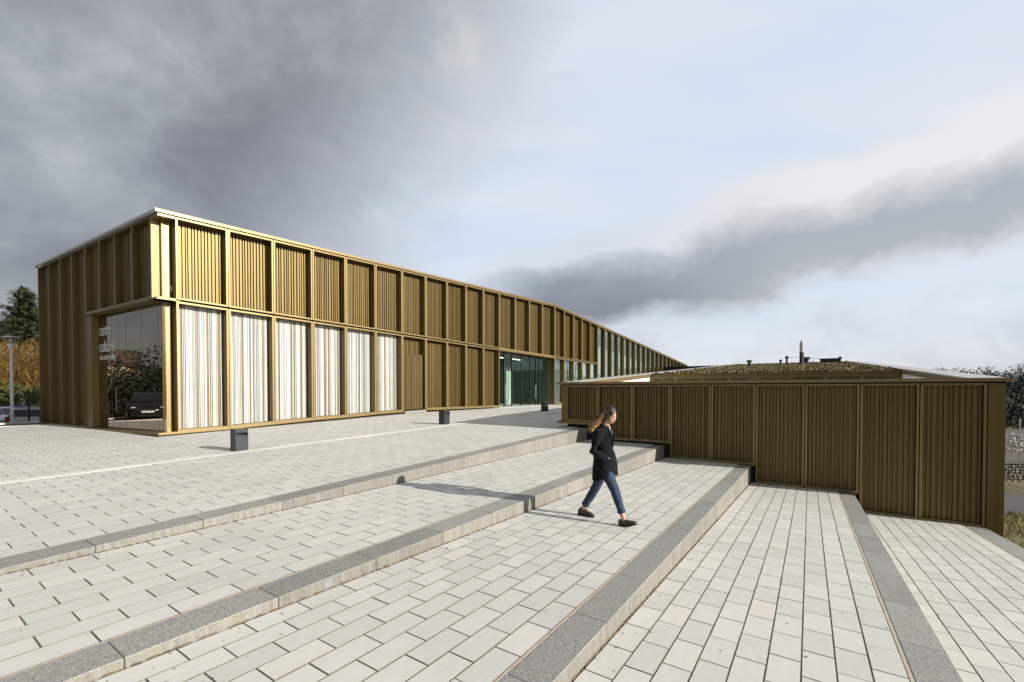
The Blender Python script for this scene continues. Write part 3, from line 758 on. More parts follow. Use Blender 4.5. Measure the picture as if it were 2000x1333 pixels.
for q in range(3):
    mb = MB(); kk = E0 + 1.3 + q * 2.3; fbox(mb, FF, kk, kk + 1.2, -3.3, -3.15, off(zmid, -.13), off(zmid, -.10))
    bpart(mb, 'ceiling_light', mat('lobby_lamp', lambda T: setp(T, Base_Color=(0.9, 0.95, 0.9), Emission_Color=(0.9, 1.0, 0.92, 1), Emission_Strength=2.5)))

# screen fence right of the entrance
sf = thing('screen_fence', 'open bronze post-and-rail screen in front of the low windows right of the entrance', 'fence', FF.p(25.3, 0.9, 0.45))
SI = Matrix.Translation(Vector(FF.p(25.3, 0.9, 0.45))).inverted()
def spart(mb, n, m): o = mb.build(n, m, sf); o.matrix_parent_inverse = SI.copy()
mb = MB(); fbox(mb, FF, 25.3, 45, .86, .90, 2.58, 2.64); spart(mb, 'top_rail', BLACKM)
mb = MB(); fbox(mb, FF, 25.3, 45, .865, .895, .52, .56); spart(mb, 'bottom_rail', BLACKM)
for k in (25.3, 26.3, 29.4, 32.6, 35.8, 39.0, 42.2):
    mb = MB(); fbox(mb, FF, k, k + .06, .86, .92, .43, 2.58); spart(mb, 'post', EDGE)

# ------------------------------------------------------------------ low pavilion on the right
WF = Frame((0, 13.7146), (1, -0.0351), (-0.0351, -1))
pav = thing('pavilion', 'low dark bronze pavilion with a planted sloping roof beside the terrace steps', 'building', (-2, 18, 0))
PINV = Matrix.Translation(Vector((-2, 18, 0))).inverted()
def ppart(mb, name, mats, parent=None):
    o = mb.build(name, mats, pav); o.matrix_parent_inverse = PINV.copy(); return o
WK = [-7.10, -5.90, -4.69, -3.52, -2.36, -1.22, -0.10, 1.02, 2.10, 3.18]
WB = [0.59, 0.06, 0.06, -0.385, -0.385, -0.855, -0.855, -1.30, -1.30]
WT = 1.825; WDEP = 0.13
for b in range(9):
    k0, k1 = WK[b], WK[b + 1]
    ppart(frame_mesh(WF, k0, k1, WB[b], WT, WDEP, w=0.045, gap=0.010, sill=0.05), 'bay_frame', [BRONZE, EDGE])
    ppart(corrugated(WF, k0 + .055, k1 - .055, -WDEP + .004, .05, WB[b] + .05, WT - .045, 700 + b, 0.028, 0.055), 'corrugated_panel', BRONZE)
    if b:
        mb = MB(); fbox(mb, WF, k0 + .01, k1 - .01, -.13, .006, WB[b] - .022, WB[b] - .003); ppart(mb, 'base_trim', EDGE)
mb = MB(); fbox(mb, WF, -7.29, -7.11, -.3, -.002, .59, WT); fbox(mb, WF, -7.29, -7.275, -.3, .002, .59, WT); ppart(mb, 'corner_post', BRONZE)
mb = MB(); fbox(mb, WF, 3.19, 3.325, -.3, -.004, -2.4, WT); fbox(mb, WF, 3.33, 3.455, -.3, -.03, -2.4, WT); ppart(mb, 'corner_post', BRONZE)
mb = MB(); fbox(mb, WF, -7.46, -5.92, -.3, .07, .485, .545, 1); fbox(mb, WF, -7.38, -5.92, -.3, .03, .547, .588, 0); ppart(mb, 'base_ledge', [BRONZE, EDGE])
mb = MB(); fbox(mb, WF, -7.44, 3.54, -.5, .10, 1.862, 1.935, 0); ppart(mb, 'wall_cap', EDGE)
mb = MB(); fbox(mb, WF, -7.28, 3.44, -.45, -.01, 1.827, 1.860, 0)
for b in range(9): fbox(mb, WF, WK[b] + .02, WK[b + 1] - .02, -.30, -.07, -2.2, WB[b] - .024, 0)
fbox(mb, WF, -7.0, -5.92, -.30, -.09, -.4, .484, 0)
ppart(mb, 'gap_shade_plinth', DARKGAP)  # black infill: shade below the panels and under the cap put into colour
mb = MB(); fbox(mb, WF, -7.1, 3.3, -.48, -.32, -2.4, 1.86); ppart(mb, 'wall', INTDARK)
RZ = lambda y: 1.945 + 0.0618 * (y - 14.0)
def yz_slab(mb, x0, x1, y0, y1, a, b, m=0):
    mb.hexa([(x0, y0, a(y0)), (x1, y0, a(y0)), (x1, y1, a(y1)), (x0, y1, a(y1)), (x0, y0, b(y0)), (x1, y0, b(y0)), (x1, y1, b(y1)), (x0, y1, b(y1))], m)
mb = MB(); yz_slab(mb, -7.22, -6.55, 14.35, 22.2, lambda y: -1.0, lambda y: RZ(y) - .10); ppart(mb, 'side_wall', PLASTER)
mb = MB(); yz_slab(mb, 2.88, 3.42, 14.25, 22.2, lambda y: -2.4, lambda y: RZ(y) - .10); ppart(mb, 'side_wall', PLASTER)
n = 14; y0, y1 = 14.0, 52.4
for q in range(n):
    a, b = y0 + (y1 - y0) * q / n, y0 + (y1 - y0) * (q + 1) / n - .012
    mb = MB(); yz_slab(mb, -7.32, -6.62, a, b, lambda y: RZ(y) - .06, RZ, 0); ppart(mb, 'roof_coping', COPE)
    mb = MB(); yz_slab(mb, 2.93, 3.52, a - .15, b - .15, lambda y: RZ(y + .15) - .06, lambda y: RZ(y + .15), 0); ppart(mb, 'roof_coping', COPE)
pass
mb = MB(); yz_slab(mb, -6.60, -6.53, 14.0, 52.4, lambda y: RZ(y) - .17, lambda y: RZ(y) - .01); yz_slab(mb, 2.86, 2.91, 13.9, 52.2, lambda y: RZ(y + .15) - .17, lambda y: RZ(y + .15) - .01); ppart(mb, 'roof_fascia', EDGE)
mb = MB(); yz_slab(mb, -6.52, 2.85, 22.0, 52.3, lambda y: RZ(y) - .35, lambda y: RZ(y) - .07); ppart(mb, 'green_roof', GROUND)
mb = MB(); yz_slab(mb, -6.5, 2.85, 14.3, 21.9, lambda y: -.6, lambda y: -.2); ppart(mb, 'patio_floor', STRIPW)
mb = MB()
mb.box(-7.2, -7.0, 22.2, 52, -1, RZ(22) - .2); mb.box(3.2, 3.4, 22.2, 52, -3, RZ(22) - .2); mb.box(-7.0, 3.2, 51.8, 52, -1, 3.9); mb.box(-6.5, 2.85, 22.2, 22.4, -1, 2.1)
yz_slab(mb, -7.19, -6.98, 22.25, 52, lambda y: 2.2, lambda y: RZ(y) - .08); yz_slab(mb, 3.18, 3.39, 22.25, 52, lambda y: 2.2, lambda y: RZ(y) - .08)
ppart(mb, 'body_wall', INTDARK)
IF = Frame((0, 22.0), (1, 0), (0, -1))
iks = [-6.5 + 1.17 * q for q in range(9)]
for a, b in zip(iks, iks[1:]):
    ppart(frame_mesh(IF, a, b, -.2, 2.27, .13, w=.05), 'patio_frame', [BRONZE, EDGE])
    ppart(corrugated(IF, a + .06, b - .06, -.125, .05, -.1, 2.2, 800 + int(a * 10), .04, .08), 'corrugated_panel', BRONZE)
mb = MB(); fbox(mb, IF, -6.5, 2.86, -.1, .04, 2.29, 2.40); ppart(mb, 'patio_fascia', BRONZE)
# dry planting on the roof
mb = MB(); rr = random.Random(5)
for q in range(9500):
    y = 22.15 + 30 * rr.random() ** 1.25; x = rr.uniform(-6.5, 2.82); z = RZ(y) - .07; s = rr.uniform(.05, .12) * (1.25 if rr.random() < .12 else 1)
    if mnoise.noise(Vector((x * .8, y * .5, 3))) < -0.22: s *= .55
    for j in range(3):
        an = rr.uniform(0, 6.28); lx, ly = math.cos(an), math.sin(an); w = s * .32
        mb.poly([(x - ly * w, y + lx * w, z), (x + ly * w, y - lx * w, z), (x + lx * s * .5, y + ly * s * .5, z + s * rr.uniform(.8, 1.3)), (x + lx * s * .2 - ly * w, y + ly * s * .2 + lx * w, z + s * .8)])
o = mb.build('sedum_planting', SEDUM, pav); o.matrix_parent_inverse = PINV.copy(); tag(o, kind='stuff')
# roof fittings standing in the planting
def roof_at(px, y): # x of the sight line through a photo column at distance y (only used to lay out the roof plan)
    t = (px - 1000) / 864; return y * (t * math.cos(TH) - math.sin(TH)) / (t * math.sin(TH) + math.cos(TH))
def vent(px, y, h, r, label, mt, cap):
    x = roof_at(px, y); t = thing('roof_vent', label, 'roof vent', (x, y, RZ(y) - .07))
    m = MB(); m.tube([(0, 0, 0), (0, 0, h)], r, 8); m.build('pipe', mt, t)
    m = MB(); m.tube([(0, 0, h), (0, 0, h + cap)], r * 1.7, 8); m.build('cap', mt, t)
vent(1463, 34, .42, .10, 'short dark capped vent at the left of the planted roof', CHARCOAL, .12)
vent(1524, 42, .32, .06, 'small thin vent pipe left of the metal flue on the planted roof', CHARCOAL, .15)
vent(1536, 42, .55, .07, 'taller thin vent pipe next to the metal flue on the planted roof', CHARCOAL, .18)
vent(1574, 43, .40, .16, 'squat dark vent right of the metal flue on the planted roof', CHARCOAL, .2)
x = roof_at(1565, 42); t = thing('chimney_flue', 'tall shiny metal flue standing on the planted roof', 'chimney', (x, 42, RZ(42) - .07))
m = MB(); m.tube([(0, 0, 0), (0, 0, 1.0)], .15, 10); m.build('base', CHARCOAL, t)
m = MB(); m.tube([(0, 0, 1.0), (0, 0, 1.7), (0, 0, 1.95)], [.15, .15, .06], 10); m.build('pipe', STEEL, t)
x = roof_at(1621, 46); t = thing('roof_hatch', 'dark boxy roof hatch near the right end of the planted roof', 'roof hatch', (x, 46, RZ(46) - .07))
m = MB(); m.box(-.7, .7, -.5, .5, 0, .36); m.build('box', CHARCOAL, t)
m = MB(); m.box(.56, .76, -.3, .3, .361, .52); m.box(-.75, .555, -.55, .55, .361, .40); m.build('lid', CHARCOAL, t)
mb = MB(); mb.tube([(roof_at(1536, 42), 42, RZ(42) + .55), (roof_at(1565, 42), 42, RZ(42) + .55), (roof_at(1600, 45), 45, RZ(45) + .34)], .012, 4)
tag(mb.build('roof_cable', CHARCOAL), 'thin dark cable strung between the vents on the planted roof', 'cable')
mb = MB(); mb.box(-17.5, -9.6, 60, 72, -1, 4.40)
ann = mb.build('annex_building', CHARCOAL); tag(ann, 'dark flat-roofed annex showing just above the planted roof', 'building')
mb = MB(); mb.box(-17.7, -9.4, 59.8, 72.2, 4.402, 4.62); mb.build('roof', BLACKM, ann)

# ------------------------------------------------------------------ bollard lights
def make_bollard(label):
    t = thing('bollard_light', label, 'bollard', (0, 0, 0), 0, 'square bollard lights on the plaza')
    w, dd = 0.15, 0.15
    m = MB(); m.box(-dd, dd, -w, w, 0, .375); bevel_obj(m.build('post', CHARCOAL, t), .004)
    m = MB(); m.box(-dd, dd, -w, w, .455, .55); bevel_obj(m.build('cap', CHARCOAL, t), .004)
    m = MB(); m.box(-dd, -dd + .02, -w, w, .3755, .4545); m.box(dd - .02, dd, -w, -w + .022, .3755, .4545); m.box(dd - .02, dd, w - .022, w, .3755, .4545)
    m.box(-dd + .02, dd - .02, -w, -w + .022, .3755, .4545); m.box(-dd + .02, dd - .02, w - .022, w, .3755, .4545); m.build('light_slot_frame', CHARCOAL, t)
    m = MB(); m.poly([(dd - .03, -w + .03, .378), (dd - .03, w - .03, .378), (-dd + .03, w - .03, .452), (-dd + .03, -w + .03, .452)]); m.build('reflector', STEEL, t)
    return t
b0 = make_bollard('charcoal square bollard light nearest the camera, by the white stone strip')
bl = [((-11.97, 5.42), 'charcoal square bollard light nearest the camera, by the white stone strip'),
      ((-11.72, 12.72), 'charcoal square bollard light in front of the corrugated panels, half way to the entrance'),
      ((-12.27, 21.5), 'charcoal square bollard light standing in shade before the glazed entrance')]
for j, ((x, y), lab) in enumerate(bl):
    o = b0 if j == 0 else copy_tree(b0)
    o.location = (x, y, zT(0, y) - .004); o['label'] = lab; o.rotation_euler = (0, 0, R(-2))

# ------------------------------------------------------------------ left background: lamp, fence, cars, hedge, trees
lp = thing('street_lamp', 'white street lamp with a cone-shaped clear head left of the bronze building', 'street lamp', (-31.35, 4.15, 0.10))
m = MB(); m.tube([(0, 0, 0), (0, 0, .5), (0, 0, 3.55)], [.062, .058, .048], 10); m.build('pole', WHITEP, lp, True)
m = MB(); m.tube([(0, 0, 3.55), (0, 0, 3.72)], [.07, .13], 10); m.build('collar', WHITEP, lp)
m = MB(); m.tube([(0, 0, 3.72), (0, 0, 4.02)], [.13, .30], 14, caps=False); m.build('lamp_glass', glass_mat('lamp_glass', (.8, .82, .82), 1.6), lp)
m = MB(); m.tube([(0, 0, 4.02), (0, 0, 4.06)], [.32, .28], 14); m.build('lamp_cap', STEEL, lp)
m = MB(); m.tube([(0, 0, 3.75), (0, 0, 3.95)], [.05, .07], 8); m.build('bulb', WHITEP, lp)

fx = -32.4
fn = thing('mesh_fence', 'dark green wire mesh fence in front of the left car park', 'fence', (fx, 3, -.2))
for y in (-6.5, -4, -1.5, 1, 3.5, 4.85, 6.0, 8.5, 11, 13.5):
    m = MB(); m.box(-.03, .03, y - 3 - .03, y - 3 + .03, -.2, 1.28); m.build('post', BLACKM, fn)
m = MB(); yy = -9.5
while yy < 10.5: m.box(-.004, .004, yy - .0035, yy + .0035, 0, 1.25); yy += .10
for z in (.05, .45, .85, 1.24): m.box(-.005, .005, -9.5, 10.5, z, z + .008)
tag(m.build('wire_mesh', simple('green_wire', (.02, .045, .035), .5), fn), kind='stuff')

def car_mesh_body(hb):
    """side profile stations (x, z_low, z_shoulder, half width) lofted; hatchback or van"""
    m = MB(); rings = []
    prof = [(-2.05, .38, .78, .72, .80), (-1.98, .28, .92, .80, .98), (-1.4, .22, .95, .86, 1.02), (0, .20, .94, .87, .98), (.95, .20, .92, .86, .96), (1.55, .22, .84, .82, .88), (1.95, .30, .72, .74, .75), (2.08, .40, .62, .62, .64)]
    for (x, zl, zs, hw, zt) in prof:
        rings.append([(x, -hw * .92, zl), (x, -hw, (zl + zs) / 2), (x, -hw * .97, zs), (x, -hw * .80, zt), (x, hw * .80, zt), (x, hw * .97, zs), (x, hw, (zl + zs) / 2), (x, hw * .92, zl)])
    m.loft(rings)
    return m
def cabin(hb):
    m = MB(); rings = []
    st = [(-1.95, .97, .76, .97, .76), (-1.62, .96, .79, 1.42, .60), (-.9, .96, .80, 1.47, .62), (.1, .96, .80, 1.46, .61), (.55, .96, .79, 1.36, .60), (1.25, .95, .76, .97, .72)]
    for (x, z0, w0, z1, w1) in st: rings.append([(x, -w0, z0 - .03), (x, -w1, z1), (x, w1, z1), (x, w0, z0 - .03)])
    m.loft(rings)
    return m
def make_car(label, paint, loc, rz, group='cars parked left of the building'):
    t = thing('parked_car', label, 'car', loc, rz, group)
    car_mesh_body(True).build('body', paint, t, True)
    c = cabin(True).build('cabin', paint, t)
    m = MB()
    for s in (-1, 1):
        m.poly([(-1.55, s * .772, 1.02), (-.45, s * .79, 1.02), (-.45, s * .645, 1.40), (-1.40, s * .635, 1.38)][::s])
        m.poly([(-.38, s * .79, 1.02), (.98, s * .768, 1.02), (.46, s * .645, 1.34), (-.38, s * .648, 1.40)][::s])
    m.build('side_window', GLASS_CAR, t)
    m = MB(); m.poly([(1.20, -.66, 1.02), (1.20, .66, 1.02), (.62, .55, 1.35), (.62, -.55, 1.35)]); m.build('windscreen', GLASS_CAR, t)
    m = MB(); m.poly([(-1.94, .66, 1.03), (-1.94, -.66, 1.03), (-1.68, -.55, 1.36), (-1.68, .55, 1.36)]); m.build('rear_window', GLASS_CAR, t)
    for sx in (-1.28, 1.32):
        for sy in (-1, 1):
            m = MB(); m.tube([(sx, sy * .66, .32), (sx, sy * .87, .32)], .32, 16); w = m.build('wheel', BLACKM, t)
            m = MB(); m.tube([(sx, sy * .865, .32), (sx, sy * .885, .32)], .20, 12); m.build('rim', STEEL, w)
    for sy in (-1, 1):
        m = MB(); m.ell((1.93, sy * .56, .66), (.10, .16, .09)); m.build('headlight', SLATW, t)
        m = MB(); m.box(-2.07, -1.90, sy * .66 - .08, sy * .66 + .08, .72, 1.02); m.build('tail_light', simple('red_lens', (.35, .01, .01), .25), t)
    m = MB(); m.box(2.06, 2.10, -.26, .26, .44, .54); m.build('number_plate', SLATW, t)
    m = MB(); m.box(2.0, 2.085, -.5, .5, .58, .63); m.build('grille', BLACKM, t)
    return t
P_SILV = simple('silver_car_paint', (.42, .43, .43), .25, .6, .03)
P_BLUE = simple('blue_car_paint', (.02, .06, .28), .22, .2, .03)
P_DARK = simple('black_car_paint', (.014, .015, .017), .15, .2, .03)
P_WHITE = simple('white_car_paint', (.75, .75, .75), .25, 0, .03)
def vp(px, d, z): return view_pt((px - 1000) / 864 * d, d, z)
def mirrored(px, d, z):
    q = Vector(vp(px, d, 0)); o = LF.o - LF.n * .25; q = q - LF.n * 2 * (q - o).dot(LF.n); return (q.x, q.y, z)
make_car('silver hatchback with red tail lights behind the fence, half hidden by the building', P_SILV, vp(82, 25.5, -.80), R(152))
make_car('blue car behind the left fence beside the street lamp', P_BLUE, vp(33, 29, -.86), R(118))
make_car('silver grey car at the far left behind the fence', P_SILV, vp(-6, 27, -.86), R(128))
make_car('black hatchback parked on the road, mirrored in the corner window', P_DARK, mirrored(288, 24.3, .04), R(22))
# white van mirrored in the corner window
v = thing('parked_van', 'white van parked by the hedge, mirrored in the corner window', 'van', mirrored(252, 46, -.6), R(105))
m = MB(); m.loft([[(x, -w, .35), (x, -w, 1.2), (x, -w * .9, zt), (x, w * .9, zt), (x, w, 1.2), (x, w, .35)] for x, w, zt in ((-2.5, .9, 2.2), (-2.4, .98, 2.3), (1.1, .98, 2.3), (1.7, .95, 1.5), (2.4, .88, 1.1), (2.5, .8, .95))]); m.build('body', P_WHITE, v)
m = MB(); m.poly([(1.14, -.8, 2.2), (1.14, .8, 2.2), (1.72, .8, 1.48), (1.72, -.8, 1.48)][::-1]); m.build('windscreen', GLASS_CAR, v)
for sx in (-1.6, 1.5):
    for sy in (-1, 1):
        m = MB(); m.tube([(sx, sy * .75, .34), (sx, sy * 1.0, .34)], .34, 14); m.build('wheel', BLACKM, v)
# house mirrored in the corner window
hs = thing('house', 'tan rendered house with a tiled roof, mirrored in the corner window', 'house', mirrored(128, 58, -.5), R(28))
TANW = simple('tan_render', (.48, .34, .21), .85, 0, .08, .8); TILE = simple('clay_roof', (.11, .075, .055), .85, 0, .25, 3, .2)
m = MB(); m.box(-5, 5, -7, 7, 0, 5.2); m.build('wall', TANW, hs)
m = MB(); m.hexa([(-5.4, -7.4, 5.21), (5.4, -7.4, 5.21), (5.4, 7.4, 5.21), (-5.4, 7.4, 5.21), (-.1, -7.4, 7.6), (.1, -7.4, 7.6), (.1, 7.4, 7.6), (-.1, 7.4, 7.6)]); m.build('roof', TILE, hs)
for y in (-4, 0, 4):
    m = MB(); m.box(5.0, 5.04, y - .6, y + .6, 1.6, 3.2); m.build('window', GLASS_CAR, hs)

def leaf_cloud(mb, c, r, n, size, rnd, flat=1.0, shell=0.35):
    c = Vector(c)
    for _ in range(n):
        while True:
            p = Vector((rnd.uniform(-1, 1), rnd.uniform(-1, 1), rnd.uniform(-1, 1)))
            if shell < p.length < 1: break
        q = c + Vector((p.x * r[0], p.y * r[1], p.z * r[2]))
        a = Vector((rnd.gauss(0, 1), rnd.gauss(0, 1), rnd.gauss(0, 1))).normalized(); b = a.cross(Vector((rnd.gauss(0, 1), rnd.gauss(0, 1), rnd.gauss(0, 1)))).normalized()
        s = size * rnd.uniform(.5, 1.3)
        mb.poly([q - a * s, q + b * s * .55, q + a * s, q - b * s * .55])
def branchy(mb, base, h, r, rnd, depth=4, spread=.55, n0=5):
    def rec(p, d, l, r, k):
        q = p + d * l; mid = p + d * l * .5 + Vector((rnd.uniform(-1, 1), rnd.uniform(-1, 1), 0)) * l * .06
        mb.tube([p, mid, q], [r, r * .8, r * .6], 4 if k > 2 else 3, caps=False)
        if k == 0: return
        for _ in range(3 if k > 1 else 4):
            nd = (d + Vector((rnd.uniform(-1, 1), rnd.uniform(-1, 1), rnd.uniform(-.2, .7))) * spread).normalized()
            rec(p + d * l * rnd.uniform(.55, 1.0), nd, l * rnd.uniform(.55, .8), max(r * .55, .012), k - 1)
    rec(Vector(base), Vector((0, 0, 1)), h * .36, r, depth)

# tall fir
def fir(loc, h, label, rnd):
    t = thing('fir_tree', label, 'tree', loc)
    m = MB(); m.tube([(0, 0, 0), (0, 0, h * .5), (0, 0, h * .97)], [.28, .17, .02], 8); m.build('trunk', BARK, t)
    m = MB(); nd = MB(); z = h * .10
    while z < h * .985:
        f = 1 - z / h; L = (0.36 * h * f ** .70 + .14) * rnd.uniform(.6, 1.2); nb = 8 if f > .15 else 5
        for k in range(nb):
            an = rnd.uniform(0, 6.28); l = L * rnd.uniform(.55, 1.15); dx, dy = math.cos(an), math.sin(an)
            pts = [(dx * l * s, dy * l * s, z + l * (-.18 * s + .26 * s * s)) for s in (0, .4, .75, 1)]
            m.tube(pts, [.035, .025, .015, .006], 3, caps=False)
            for _ in range(int(16 + l * 26)):
                s = rnd.uniform(.12, 1.05); base = Vector((dx * l * s, dy * l * s, z + l * (-.18 * s + .26 * s * s)))
                side = Vector((-dy, dx, 0)) * rnd.uniform(-1, 1) * .34 * l * (1.1 - s) + Vector((0, 0, rnd.uniform(-.20, .05)))
                dr = (side.normalized() * .6 + Vector((dx, dy, -.15)) * .7).normalized(); q = base + side
                w = dr.cross(Vector((0, 0, 1))).normalized() * .045; e = q + dr * rnd.uniform(.16, .36)
                nd.poly([q - w, q + w, e + w * .4, e - w * .4])
        z += .19 * (.5 + f) * h / 12
    m.build('branch', BARK, t); nd.build('crown', FIRN, t)
    return t
fir(vp(50, 42, -.8), 12.2, 'tall dark fir tree rising behind the left end of the building', random.Random(11))
fir(vp(-12, 46, -.8), 10.2, 'lower dark fir behind the golden weeping tree', random.Random(17))
# golden weeping tree
def weeper(loc, h, rad, label, rnd):
    t = thing('weeping_tree', label, 'tree', loc)
    m = MB(); m.tube([(0, 0, 0), (.1, .05, h * .3), (0, .1, h * .6)], [.26, .2, .12], 8); tr = MB(); m.build('trunk', BARK, t)
    tw = MB(); lb = MB()
    for k in range(26):
        an = rnd.uniform(0, 6.28); l = rad * rnd.uniform(.35, 1); z0 = h * rnd.uniform(.45, .62)
        lb.tube([(0, .1, z0 * .8), (math.cos(an) * l * .5, math.sin(an) * l * .5, z0 + h * .25), (math.cos(an) * l, math.sin(an) * l, z0 + h * .28)], [.07, .04, .015], 4, caps=False)
        for j in range(190):
            s = rnd.uniform(.2, 1.05); x = math.cos(an) * l * s + rnd.gauss(0, .55); y = math.sin(an) * l * s + rnd.gauss(0, .55)
            z = z0 + h * (.30 * s + .06) + rnd.uniform(-2.3, .45) * (.4 + .6 * s); dl = rnd.uniform(.3, 1.0); ox, oy = rnd.gauss(0, .38), rnd.gauss(0, .38); w = .010
            a = rnd.uniform(0, 3.14); wx, wy = math.cos(a) * w, math.sin(a) * w
            p = [(x, y, z), (x + ox * .6, y + oy * .6, z - dl * .35), (x + ox, y + oy, z - dl)]
            for u, v2 in zip(p, p[1:]): tw.poly([(u[0] - wx, u[1] - wy, u[2]), (u[0] + wx, u[1] + wy, u[2]), (v2[0] + wx, v2[1] + wy, v2[2]), (v2[0] - wx, v2[1] - wy, v2[2])])
    lb.build('limb', BARK, t); tw.build('crown', WILL, t)
weeper(vp(40, 36, -.8), 6.4, 3.2, 'golden weeping tree behind the street lamp', random.Random(21))
weeper(vp(-18, 35, -.8), 7.0, 3.4, 'golden weeping tree at the very left edge', random.Random(22))
# hedge as a row of leafy bushes read as one hedge
hd = thing('hedge', 'dense green hedge behind the left car park', 'hedge', (*vp(30, 32.5, 0)[:2], -.86), TH)
m = MB(); rr = random.Random(31)
for k in range(17):
    leaf_cloud(m, (-16 + k * 2.0, rr.uniform(-.4, .4), 1.25), (1.5, 1.1, 1.65 + rr.uniform(-.2, .35)), 900, .10, rr, shell=.55)
tag(m.build('foliage', HEDG, hd), kind='stuff')
m = MB()
for k in range(17): m.tube([(-16 + k * 2, 0, 0), (-16 + k * 2, .1, 1.6)], .06, 5)
m.build('stem', BARK, hd)
h0 = Vector(mirrored(268, 41, -.86)); hd2 = thing('hedge', 'tall dark hedge across the road, mirrored in the corner window', 'hedge', h0)
m = MB()
for k in range(18):
    q = Vector(mirrored(150 + k * 12, 41 + (k % 3), -.86)) - h0
    leaf_cloud(m, (q.x, q.y, 1.7 + .9 * (k % 4 == 1) + .6 * (k > 9)), (1.7, 1.7, 2.7 + 1.1 * (k % 4 == 1)), 640, .16, rr, shell=.5)
tag(m.build('foliage', DARKL, hd2), kind='stuff')
# young staked tree mirrored in the window
yt = thing('young_tree', 'young bare tree tied to wooden stakes, mirrored in the corner window', 'tree', mirrored(209, 24.5, 0.0))
m = MB(); branchy(m, (0, 0, 0), 4.6, .05, random.Random(41), 4, .5); m.build('trunk', BARK, yt)
for s in (-.4, .4):
    m = MB(); m.tube([(0, s, 0), (0, s, 1.7)], .04, 6); m.build('stake', BARK, yt)

# ------------------------------------------------------------------ right background
# old rubble wall of separate stones
rw = thing('rubble_wall', 'old dark rubble stone wall with a flat capping beside the grey path', 'wall', view_pt(31, 28.2, -4.2))
o0 = Vector(view_pt(31, 28.2, -4.2)); rr = random.Random(61)
rock = MB(); rock.ell((0, 0, 0), (1, 1, 1), None, 6, 4); rme = rock.mesh('stone'); rme.materials.append(STONE)
core = MB(); core.hexa([tuple(Vector(view_pt(r, d, z)) - o0) for z in (-4.6, -3.05) for r, d in ((24, 28.05), (62, 28.05), (62, 28.45), (24, 28.45))]); core.build('core', STONE, rw)
r = 30.2; rows = 8
for row in range(rows):
    r = 30.4 + rr.uniform(0, .3); z = -4.62 + row * .19
    while r < 34.6:
        w = rr.choice([rr.uniform(.10, .2), rr.uniform(.18, .42)])
        o = bpy.data.objects.new('stone', rme); C.objects.link(o); o.parent = rw
        o.location = Vector(view_pt(r + w / 2, 28.05 + rr.uniform(-.03, .05), z + .09 + rr.uniform(-.03, .03))) - o0; o.scale = (w * .62, .16, .13 * rr.uniform(.7, 1.15)); o.rotation_euler = (rr.uniform(-.15, .15), rr.uniform(-.15, .15), TH + rr.uniform(-.1, .1))
        r += w
cap = MB(); cap.hexa([tuple(Vector(view_pt(rq, d, z)) - o0) for z in (-3.04, -2.92) for rq, d in ((24, 27.92), (62, 27.92), (62, 28.6), (24, 28.6))]); cap.build('capping', simple('dark_capping', (.07, .068, .064), .85), rw)
# pale rubble heap in the yard
mb = MB()
for k in range(420):
    r_, d_ = rr.uniform(37, 52), rr.uniform(31.5, 43); z = -3.05 + (d_ - 29) * .015 + abs(rr.gauss(0, .14))
    M3 = Matrix.Rotation(rr.uniform(0, 3), 3, 'Z') @ Matrix.Rotation(rr.uniform(0, 3), 3, 'X'); s = rr.uniform(.05, .22)
    mb.ell(view_pt(r_, d_, z), (s, s * rr.uniform(.5, .9), s * rr.uniform(.35, .7)), M3, 6, 4)
tag(mb.build('rubble', ROCKW), 'loose white rubble lying in the gravel yard', 'rubble', None, 'stuff')
# white marker post
wp = thing('marker_post', 'thin white post standing behind the rubble wall at the right edge', 'post', view_pt(33.7, 29.3, -3.1))
m = MB(); m.box(-.035, .035, -.035, .035, 0, 2.75); m.build('shaft', WHITEP, wp)
m = MB(); m.box(-.045, .045, -.045, .045, 2.751, 2.80); m.build('cap', WHITEP, wp)
# wooded slope
mb = MB(); rr = random.Random(71)
for k in range(230):
    d_ = rr.uniform(50, 82); r_ = d_ * (1.0 + .42 * rr.random() ** 1.3); q = view_pt(r_, d_, 0); z = terrain(q[0], q[1])
    s = rr.uniform(1.2, 2.6)
    leaf_cloud(mb, (q[0], q[1], z + s * .45), (s, s, s * .75), 210, .17, rr, shell=.4)
tag(mb.build('woodland', DARKL), 'dark evergreen scrub covering the hillside at the right', 'woodland', None, 'stuff')
mb = MB()
for k in range(70):
    x, y = rr.uniform(60, 82), rr.uniform(-30, 60); s = rr.uniform(1.5, 2.8)
    leaf_cloud(mb, (x, y, terrain(x, y) + s * .6), (s, s, s), 120, .3, rr, shell=.4)
tag(mb.build('woodland', DARKL), 'dark wood on the rise east of the square, seen only in window reflections', 'woodland', None, 'stuff')
spots = [(88.5, 83, 4.6), (81.5, 84, 4.2), (84.6, 86, 3.6), (91.8, 80, 5.0), (95.5, 82, 4.4), (79.5, 90, 3.4), (93.5, 76, 4.8), (97, 78, 4.3)]
blab = ['left of the pavilion corner', 'far left on the hilltop', 'second from the left on the hilltop', 'just right of the pavilion corner', 'at the very right edge', 'smallest, leftmost above the roof', 'low on the slope beside the corner', 'low on the slope at the edge']
for j, (r_, d_, h) in enumerate(spots):
    q = view_pt(r_, d_, 0); t = thing('bare_tree', 'bare winter tree on the hilltop, ' + blab[j], 'tree', (q[0], q[1], terrain(q[0], q[1]) - .1), 0, 'bare trees along the hilltop')
    m = MB(); branchy(m, (0, 0, 0), h, .13, random.Random(81 + j), 4, .8); m.build('trunk', BARK, t)
    m = MB(); rq = random.Random(91 + j)
    for _ in range(6): leaf_cloud(m, (rq.uniform(-1.2, 1.2), rq.uniform(-1.2, 1.2), h * rq.uniform(.3, .7)), (.3, .3, .25), 40, .07, rq)
    m.build('ivy_clump', DARKL, t)
